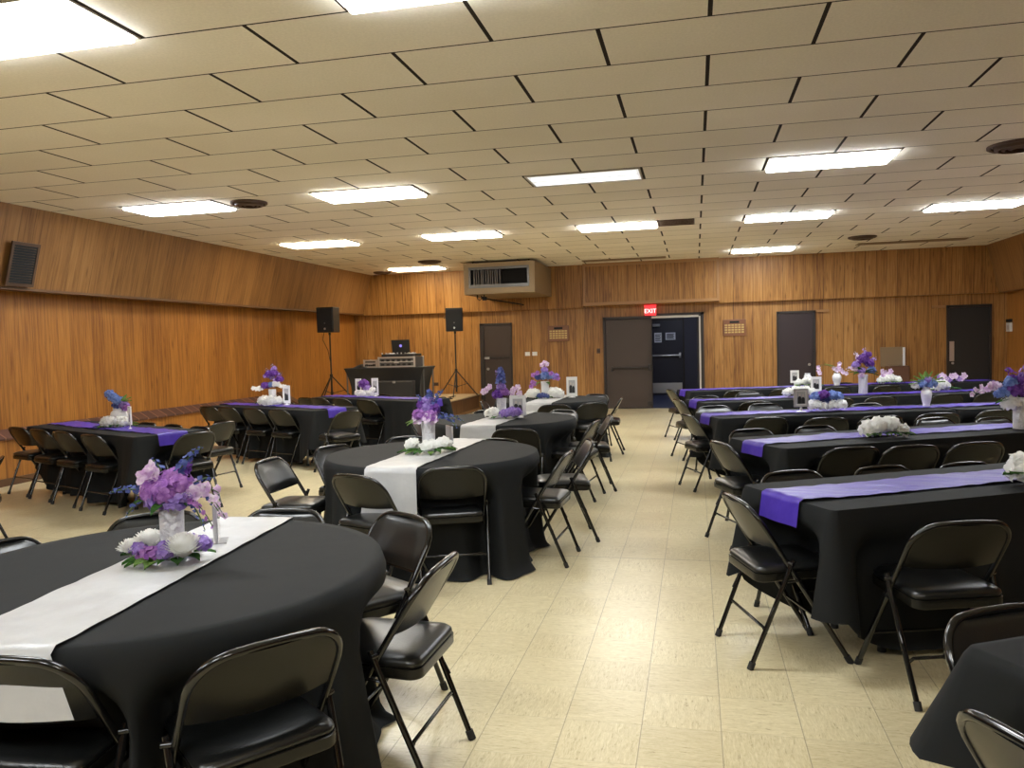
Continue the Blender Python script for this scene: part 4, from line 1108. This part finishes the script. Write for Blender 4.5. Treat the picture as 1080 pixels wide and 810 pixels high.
# --- nearest round table
VX, VY = -1.90, 2.56
vase_thing(VX, VY, 'cyl', .215, .043, 'silver crackled cylinder vase on the nearest round table')
b = bouquet_thing(VX, VY, TZ + .208, 'large purple and orchid pink bouquet with blue sprigs in the nearest silver vase')
for c, r, m in (((-.05, -.02, .055), .046, M_orchid), ((.015, -.045, .055), .050, M_orchid), ((.055, -.01, .075), .044, M_orchid), ((0, .02, .09), .046, M_orchid), ((-.02, -.035, .02), .044, M_lilac), ((.05, -.035, .02), .042, M_lilac), ((-.06, .03, .025), .036, M_lilac), ((.085, -.02, .03), .03, M_lilac)):
    hydrangea(c, r, m, b, 64, r * .36)
for c in ((-.095, -.01, .105), (-.070, .0, .135), (-.05, -.01, .115), (-.105, .0, .075)): lily(c, (rnd.uniform(-.4, .2), -1, .3), .034, M_pink, b)
lily((.125, -.02, .055), (.2, -1, .2), .031, M_pink, b); lily((.10, -.03, .04), (.2, -1, .1), .028, M_pink, b)
sprig((0, 0, .02), (.125, .02, .215), M_blue, b, 20, .0135, (-.02, 0, .02)); sprig((0, .01, .02), (.075, .03, .155), M_purp, b, 16, .018, (-.01, 0, .01)); sprig((0, -.01, .0), (-.245, -.02, .045), M_blue, b, 22, .0115, (0, 0, .035))
sprig((0, 0, .0), (-.17, -.03, -.04), M_blue, b, 14, .0115, (0, 0, .06)); sprig((0, 0, .04), (-.09, .02, .165), M_blue, b, 9, .012); sprig((.02, 0, .0), (.18, 0, .105), M_blue, b, 10, .012)
spray((.03, 0, .02), (.235, -.02, -.035), M_pink, b, 9, .019, (0, 0, .07)); spray((.03, 0, .03), (.20, 0, .05), M_pink, b, 7, .024, (0, 0, .03)); spray((.02, -.02, .0), (.21, -.06, -.06), M_orchid, b, 7, .012, (0, 0, .06))
sprig((.02, 0, .0), (.215, -.02, -.02), M_blue, b, 9, .010, (0, 0, .06)); sprig((.02, 0, .0), (.165, -.04, -.08), M_blue, b, 12, .011, (0, 0, .06))
for d in ((-.6, -.5, .2), (.7, -.4, .1), (.1, -.9, -.1)): leaf((d[0] * .05, d[1] * .05, .02), d, .09, .02, M_leaf, b)
g = ring_thing(VX, VY - .02, 'ring of white and lilac flowers with green leaves round the nearest silver vase')
mum((.098, -.055, .052), .064, M_white, g, 240); mum((-.085, .0, .055), .055, M_white, g, 180); mum((-.115, -.06, .045), .045, M_white, g, 150)
for c in ((-.075, -.07, .05), (-.045, -.08, .035), (0, -.09, .045), (.045, -.085, .045), (.03, -.07, .06), (.07, .03, .06), (.115, .02, .06), (-.03, .08, .05), (.03, .08, .05), (.15, -.01, .06)):
    hydrangea(c, .028, M_lilac if rnd.random() < .75 else M_orchid, g, 20, .013, 'lilac_cluster')
leaves_ring(g, .085, 12, M_leaf, .02, .085, .024)
for d in ((-.5, -.8, .1), (-.1, -1, .15), (-.8, -.5, .3), (.15, -1, .1)): leaf((d[0] * .09, d[1] * .09, .02), d, .085, .028, M_leaf if d[0] < -.2 else M_leaf2, g, .2)
acrylic_stand(-1.875, 2.80, .155, .10, 'slim clear sign stand seen nearly edge on behind the nearest vase', -62)

# --- second round table
vase_thing(-1.88, 5.42, 'cyl', .215, .048, 'silver crackled cylinder vase on the second round table')
b = bouquet_thing(-1.88, 5.42, TZ + .22, 'violet and lilac bouquet leaning up from the second silver vase')
for c, r, m in (((-.05, -.02, .06), .05, M_orchid), ((.03, -.03, .05), .055, M_orchid), ((.0, .0, .11), .05, M_lilac), ((.05, .0, .10), .04, M_purp), ((-.04, .0, .13), .04, M_purp), ((0, 0, .16), .04, M_lilac)): hydrangea(c, r, m, b, 40, r * .40)
for c in ((.02, -.07, .04), (-.06, -.05, .03), (.06, -.05, .03)): lily(c, (rnd.uniform(-.3, .3), -1, .3), .04, M_pink, b)
sprig((0, 0, .05), (.02, 0, .24), M_blue, b, 12, .022); sprig((0, 0, .05), (.12, 0, .24), M_blue, b, 12, .015); sprig((0, 0, .02), (-.08, 0, .2), M_blue, b, 9, .014); sprig((.02, 0, .0), (.22, -.02, -.03), M_blue, b, 14, .016, (0, 0, .07)); sprig((.02, 0, .0), (.26, .05, .0), M_blue, b, 12, .012, (0, 0, .05))
for d in ((-1, -.3, .0), (-.8, -.6, -.1)): leaf((d[0] * .04, d[1] * .04, .03), d, .12, .025, M_leaf2, b)
g = ring_thing(-1.88, 5.40, 'ring of white lilies and broad green leaves round the second silver vase')
for c in ((-.10, -.03, .055), (-.13, .02, .05), (.02, -.09, .05), (.10, .0, .06), (.12, .05, .05), (.06, -.05, .055)): lily(c, (c[0] * 2, c[1] * 2 - .3, .6), .055, M_white, g, 'lily_bloom')
hydrangea((-.12, -.0, .05), .045, M_white, g, 20, .03, 'white_bloom'); hydrangea((.11, .03, .055), .045, M_white, g, 20, .03, 'white_bloom')
leaves_ring(g, .08, 14, M_leaf, .015, .13, .028); leaves_ring(g, .10, 6, M_leaf2, .02, .12, .024)
acrylic_stand(-1.78, 5.60, .17, .13, 'slim clear sign stand behind the second silver vase', -55)

# --- third round table
vase_thing(-1.98, 8.05, 'cyl', .20, .05, 'white silvery cylinder vase on the third round table')
b = bouquet_thing(-1.98, 8.05, TZ + .20, 'violet bouquet with one tall spike in the third round table vase')
for c, r, m in (((-.03, -.02, .05), .055, M_purp), ((.03, -.01, .07), .05, M_orchid), ((0, .0, .12), .045, M_lilac)): hydrangea(c, r, m, b, 36, r * .44)
sprig((0, 0, .05), (.0, 0, .33), M_blue, b, 14, .034); sprig((0, 0, .05), (-.05, 0, .30), M_lilac, b, 10, .016)
for c in ((.14, -.02, .10), (.18, 0, .12), (.12, -.02, .07), (-.15, -.02, .10), (-.19, 0, .08), (-.12, 0, .13), (.2, -.02, .06)): lily(c, (rnd.uniform(-.3, .3), -1, .2), .036, M_pink, b)
g = ring_thing(-1.95, 7.98, 'lilac hydrangea and white bloom cluster at the foot of the third round table vase')
for c, r, m in (((.10, -.05, .06), .06, M_lilac), ((.04, -.09, .05), .05, M_lilac), ((.15, -.01, .055), .05, M_lilac), ((-.10, -.03, .06), .055, M_white), ((-.15, 0, .05), .045, M_white)): hydrangea(c, r, m, g, 34, r * .42)
leaves_ring(g, .09, 10, M_leaf, .015, .09, .022)
photo_frame(-1.80, 8.02, .21, .17, 'white picture frame beside the vase on the third round table', 8, .02)

# --- farthest round table
vase_thing(-2.06, 10.95, 'cyl', .23, .055, 'white cylinder vase on the farthest round table')
b = bouquet_thing(-2.06, 10.95, TZ + .23, 'blue and pink bouquet with a pink crown on the farthest round table')
for c, r, m in (((0, 0, .08), .07, M_skyblue), ((-.09, 0, .07), .055, M_blue), ((.09, 0, .08), .055, M_skyblue), ((.15, 0, .07), .05, M_lilac), ((0, 0, .17), .045, M_lilac)): hydrangea(c, r, m, b, 30, r * .44)
for c in ((-.03, -.02, .24), (.04, -.02, .25), (.0, 0, .27), (-.16, -.02, .10), (-.17, -.02, .0), (-.14, -.02, -.02), (-.19, -.02, -.06), (-.09, -.05, .13), (.1, -.05, .12), (.19, -.02, .05)): lily(c, (rnd.uniform(-.3, .3), -1, .2), .036, M_orchid if c[2] < .2 else M_pink, b)
leaf((-.05, -.03, .0), (-.5, -.6, -.1), .1, .03, M_leaf2, b); leaf((.03, -.03, .0), (.4, -.6, -.1), .1, .03, M_leaf, b)
g = ring_thing(-2.06, 10.90, 'white rose ring round the vase on the farthest round table')
for c in ((-.19, .0, .06), (-.13, -.05, .06), (.19, 0, .06), (.13, -.04, .07), (-.17, .06, .06), (.17, .06, .06)): hydrangea(c, .07, M_white, g, 20, .04, 'white_bloom')
for c in ((-.05, -.12, .03), (.05, -.12, .03), (0, -.12, .04)): hydrangea(c, .04, M_blue, g, 14, .02, 'blue_cluster')
leaves_ring(g, .11, 10, M_leaf, .01, .10, .022)
photo_frame(-1.68, 10.95, .27, .15, 'white picture frame with a dark photo on the farthest round table', 5, .015)

# --- right-hand tables
def white_mound(x, y, w, label, n=9, green=True, rad=.05, rz=0., ln=14):
    g = thing('flower_mound', label, 'flowers', (x, y, TZ + .012), R(rz), 'low white flower arrangements')
    for k in range(n):
        t = -1 + 2 * k / (n - 1); hydrangea((t * w, .035 * math.sin(k * 2.1), .055 + .035 * (1 - t * t) + .012 * math.sin(k * 3)), rad * rnd.uniform(.85, 1.1), M_white, g, 24, rad * .6, 'white_bloom')
    if green:
        for k in range(ln):
            t = -1.1 + 2.2 * k / (ln - 1); leaf((t * w, -.05 + rnd.uniform(-.02, .03), .03), (t * .8, -.8 + rnd.uniform(-.3, .6), .1), .08, .024, M_leaf if k % 3 else M_leaf2, g, .3)
    return g
g = white_mound(1.62, 4.42, .05, 'white hydrangea with broad green leaves on the second right-hand table', 4, True, .06, 29, 8)
for d, L in (((-1, -.2, .45), .14), ((-.9, .1, .3), .12), ((.2, -1, .1), .12)): leaf((d[0] * .05, d[1] * .05, .03), d, L, .04, M_leaf, g, .2)
white_mound(1.35, 6.34, .13, 'white hydrangea mound with green leaves on the third right-hand table', 9, True, .052, 25)
vx, vy = 2.44, 6.86
vase_thing(vx, vy, 'cyl', .24, .05, 'tall silver vase cut by the right edge on the third right-hand table')
b = bouquet_thing(vx, vy, TZ + .24, 'violet, blue and pink bouquet cut by the right edge of the photo')
for c, r, m in (((-.04, -.02, .06), .06, M_purp), ((.05, 0, .07), .06, M_orchid), ((-.12, 0, .05), .055, M_skyblue), ((-.06, 0, .13), .05, M_skyblue), ((.02, 0, .15), .05, M_purp)): hydrangea(c, r, m, b, 36, r * .42)
spray((-.05, 0, .02), (-.33, -.03, .05), M_pink, b, 9, .034, (0, 0, .07)); sprig((0, 0, .08), (-.10, 0, .24), M_purp, b, 8, .02); sprig((0, 0, .08), (.03, 0, .26), M_lilac, b, 8, .02)
hydrangea((-.08, -.04, -.03), .06, M_white, b, 20, .035, 'white_bloom'); leaf((-.08, -.05, .0), (-1, -.2, .0), .12, .03, M_leaf, b)
# fourth row
photo_frame(1.03, 8.45, .185, .145, 'silver picture frame beside the blue flowers on the fourth right-hand table', 12, .05, M_silverframe)
g = thing('flower_mound', 'low arrangement of blue and white flowers on the fourth right-hand table', 'flowers', (1.28, 8.56, TZ + .012), R(12), 'low blue and white arrangements')
for c, r, m in (((-.10, 0, .145), .05, M_skyblue), ((-.03, -.02, .16), .055, M_purp), ((.06, 0, .15), .055, M_skyblue), ((.13, 0, .14), .045, M_skyblue), ((-.12, -.02, .06), .06, M_white), ((-.04, -.04, .05), .05, M_white), ((.05, -.03, .06), .055, M_white), ((.14, -.02, .06), .06, M_white), ((0, 0, .1), .06, M_blue)): hydrangea(c, r, m, g, 36, r * .42)
vase_thing(2.33, 9.0, 'urn', .20, .054, 'white urn vase on the fourth right-hand table')
b = bouquet_thing(2.33, 9.0, TZ + .195, 'pale blue flowers and green leaves in the white urn on the fourth right-hand table')
for c, r, m in (((-.04, 0, .05), .05, M_skyblue), ((.05, 0, .05), .05, M_skyblue), ((-.10, 0, .03), .04, M_white), ((.01, 0, .09), .045, M_lilac)): hydrangea(c, r, m, b, 30, r * .42)
for a in range(9):
    t = R(15 + a * 20); leaf((.02 * math.cos(t), 0, .05), (math.cos(t), -.2, math.sin(t) * .8), .16, .032, M_leaf2, b, .1)
# fifth row
white_mound(1.27, 10.55, .17, 'long white flower mound without leaves on the fifth right-hand table', 10, False, .042, 15)
photo_frame(1.50, 10.80, .19, .135, 'white picture frame behind the flower mound on the fifth right-hand table', 10, .05)
vase_thing(2.10, 11.0, 'cyl', .25, .055, 'tall lilac white vase on the fifth right-hand table')
b = bouquet_thing(2.10, 11.0, TZ + .25, 'tall deep violet bouquet with green leaves on the fifth right-hand table')
for c, r, m in (((0, 0, .20), .07, M_purp), ((.08, 0, .15), .055, M_purp), ((-.08, 0, .14), .05, M_lilac), ((.10, 0, .06), .05, M_skyblue), ((-.02, -.02, .06), .045, M_lilac), ((.06, 0, .26), .045, M_purp), ((-.03, -.05, .0), .04, M_pink)): hydrangea(c, r, m, b, 34, r * .42)
for q, m in (((-.10, 0, .30), M_pink), ((.02, 0, .35), M_lilac), ((.16, 0, .22), M_lilac), ((-.2, 0, .08), M_pink)): sprig((0, 0, .05), q, m, b, 8, .024)
for d in ((-.9, -.3, .3), (.9, -.3, .3), (-.6, -.5, .1), (.5, -.5, .5), (-.4, -.4, .7), (.8, -.2, .0)): leaf((d[0] * .04, d[1] * .04, .03), d, .15, .03, M_leaf, b)
g = white_mound(3.12, 11.40, .07, 'white lily with long green leaf on the fifth right-hand table, right part', 4, False, .055, 18)
leaf((.08, -.03, .03), (1, -.2, .15), .18, .045, M_leaf, g); leaf((-.1, -.03, .02), (-1, -.2, .1), .12, .03, M_leaf2, g)
# sixth row
g = white_mound(1.63, 12.68, .15, 'white flower mound under a small glass jar on the sixth right-hand table', 8, True, .042, 15)
j = thing('glass_jar', 'small clear jar standing behind the white mound on the sixth right-hand table', 'jar', (1.66, 12.82, TZ + .012))
MB().lathe([(.05, 0), (.055, .01), (.055, .15), (.04, .18), (.045, .20), (.036, .20), (.032, .175), (.046, .145), (.046, .012)], seg=20).build('glass', M_clear, j, 40)
photo_frame(1.46, 12.70, .19, .125, 'white picture frame on the sixth right-hand table', 5, .06)
vase_thing(2.10, 12.95, 'urn', .19, .065, 'small white urn vase on the sixth right-hand table')
b = bouquet_thing(2.10, 12.95, TZ + .19, 'sparse pink orchids with one green leaf on the sixth right-hand table')
for c in ((-.04, 0, .08), (.03, 0, .10), (.06, 0, .05), (.0, -.02, .05), (.04, 0, .15), (-.27, 0, .10), (-.26, 0, .05), (-.25, 0, .01), (.08, -.02, .02), (.13, 0, .0)): lily(c, (rnd.uniform(-.3, .3), -1, .2), .036, M_pink, b)
MB().tube([(0, 0, 0), (-.10, 0, .12), (-.22, 0, .14), (-.27, 0, .06)], .004, 5).build('stem', M_stem, b); MB().tube([(0, 0, 0), (.02, 0, .08), (.05, 0, .18)], .004, 5).build('stem', M_stem, b)
leaf((-.02, 0, .10), (-1, 0, .35), .17, .035, M_leaf2, b, .05)
g = white_mound(2.88, 13.15, .12, 'white and green mound with a pink spray on the sixth right-hand table', 6, True, .055, 15)
for c in ((-.09, 0, .14), (-.11, 0, .19), (-.06, 0, .17), (0, 0, .15), (.02, 0, .19)): lily(c, (rnd.uniform(-.3, .3), -1, .2), .045, M_pink, g)
g = thing('flower_mound', 'lilac spray lying at the far right of the sixth right-hand table', 'flowers', (3.85, 13.5, TZ + .012), R(17), 'low lilac sprays')
for k in range(9): lily((-.20 + k * .05, 0, .06 + .03 * math.sin(k * 1.7)), (rnd.uniform(-.3, .3), -1, .5), .055, M_pink if k % 3 else M_lilac, g)
leaf((-.1, -.02, .0), (-1, -.2, .1), .14, .03, M_leaf, g); MB().tube([(-.2, 0, .01), (.2, 0, .01)], .005, 5).build('stem', M_stem, g)

# --- left-hand tables
vase_thing(-5.98, 7.28, 'urn', .19, .085, 'white pleated vase on the nearest left-hand table')
b = bouquet_thing(-5.98, 7.28, TZ + .185, 'blue flowers with pale green leaves in the white vase on the nearest left-hand table')
for c, r, m in (((-.06, 0, .13), .055, M_skyblue), ((.0, -.01, .10), .05, M_skyblue), ((-.10, 0, .17), .045, M_skyblue), ((.07, 0, .05), .045, M_lilac), ((.10, -.01, .02), .04, M_orchid), ((-.01, 0, .05), .05, M_blue)): hydrangea(c, r, m, b, 34, r * .42)
for d in ((1, 0, .5), (.8, -.2, .8), (-1, 0, .7), (-.6, 0, 1.), (1, -.1, .2)): leaf((d[0] * .05, 0, .08), d, .13, .025, M_leaf2, b, .05)
g = ring_thing(-5.98, 7.24, 'white flower ring with dark leaves on the nearest left-hand table', R(-25))
for c in ((-.12, -.04, .05), (-.05, -.09, .05), (.04, -.09, .06), (.12, -.03, .055), (.16, .0, .06), (-.09, .05, .05)): hydrangea(c, .055, M_white, g, 22, .034, 'white_bloom')
leaves_ring(g, .13, 13, M_leaf, .015, .11, .026)
photo_frame(-5.64, 7.02, .19, .05, 'narrow white picture frame on the nearest left-hand table', -20, .04)
vase_thing(-5.80, 10.12, 'cyl', .22, .05, 'white cylinder vase on the second left-hand table')
b = bouquet_thing(-5.80, 10.12, TZ + .22, 'tall violet bouquet with white side blooms on the second left-hand table')
for c, r, m in (((-.10, 0, .06), .06, M_purp), ((.0, 0, .07), .05, M_skyblue), ((.07, -.01, .08), .05, M_white), ((.12, 0, .15), .05, M_purp), ((-.04, 0, .22), .05, M_purp), ((.04, 0, .23), .05, M_purp), ((-.08, 0, .20), .04, M_lilac), ((.05, 0, .30), .035, M_lilac)): hydrangea(c, r, m, b, 30, r * .44)
for q in ((-.08, 0, .30), (.02, 0, .36), (.16, 0, .24)): sprig((0, 0, .05), q, M_lilac, b, 8, .022)
spray((-.05, 0, .03), (-.25, -.02, .02), M_white, b, 5, .045, (0, 0, .02)); spray((.05, 0, .03), (.25, -.02, .03), M_white, b, 5, .03, (0, 0, .02))
g = ring_thing(-5.80, 10.08, 'white flower ring with one green leaf on the second left-hand table', R(-25))
for c in ((-.13, -.02, .06), (-.07, -.08, .06), (.08, -.07, .06), (.14, 0, .06), (.0, -.10, .055)): hydrangea(c, .065, M_white, g, 22, .04, 'white_bloom')
leaf((-.17, -.04, .04), (-1, -.3, .0), .12, .035, M_leaf, g); leaf((.0, .06, .04), (.3, 1, .0), .12, .035, M_leaf, g)
photo_frame(-5.56, 10.08, .25, .12, 'white picture frame with a dark photo on the second left-hand table', -10, .02)
g = thing('flower_box', 'white box arrangement with a violet bloom on the third left-hand table', 'flowers', (-5.10, 11.72, TZ + .012), R(-20))
MB().box(-.13, .13, -.06, .06, 0, .10, .006).build('box', M_frame, g)
for c, r, m in (((-.02, 0, .19), .075, M_purp), ((-.13, -.02, .05), .05, M_white), ((.13, -.02, .05), .055, M_white), ((.02, -.07, .05), .05, M_white), ((.16, .0, .10), .05, M_white), ((.04, 0, .13), .06, M_lilac)): hydrangea(c, r, m, g, 34, r * .42)
photo_frame(-5.27, 11.86, .26, .10, 'white picture frame left of the flower box on the third left-hand table', 0, .015)
photo_frame(-4.92, 11.70, .27, .11, 'white picture frame right of the flower box on the third left-hand table', 0, .015)

# ------------------------------------------------------------------ light, world, camera
w = bpy.data.worlds.new('world'); scene.world = w; w.use_nodes = True
w.node_tree.nodes['Background'].inputs[0].default_value = (.02, .02, .025, 1); w.node_tree.nodes['Background'].inputs[1].default_value = .5
vl = thing('vestibule_light', 'glowing ceiling lamp inside the vestibule', 'ceiling light', (-.3, 20.6, 2.6))
MB().box(-.3, .3, -.15, .15, -.03, -.001).build('diffuser', mat('vestibule_lamp', (.8, .8, .8), .5, emit=(.75, .82, 1.), estr=16.), vl)

cam_d = bpy.data.cameras.new('camera'); cam = bpy.data.objects.new('camera', cam_d); COL.objects.link(cam)
cam_d.sensor_fit = 'HORIZONTAL'; cam_d.sensor_width = 36.; cam_d.lens = 36. * 839.43 / 1080.
cam_d.clip_start = .05
yaw, pitch, roll = .22732376, .0495543, -.02690498
f = Vector((-math.sin(yaw) * math.cos(pitch), math.cos(yaw) * math.cos(pitch), -math.sin(pitch)))
r = Vector((math.cos(yaw), math.sin(yaw), 0)); u = r.cross(f)
r2 = r * math.cos(roll) + u * math.sin(roll); u2 = -r * math.sin(roll) + u * math.cos(roll)
M = Matrix((r2, u2, -f)).transposed().to_4x4(); M.translation = Vector((0, 0, CAM_H)); cam.matrix_world = M
scene.camera = cam

vs = scene.view_settings
scene.display_settings.display_device = 'sRGB'
vs.view_transform = 'Standard'; vs.look = 'None'; vs.exposure = 1.2; vs.gamma = 1.; vs.use_curve_mapping = False
scene.cycles.use_denoising = True
scene.cycles.max_bounces = 8
scene.cycles.sample_clamp_indirect = 8.
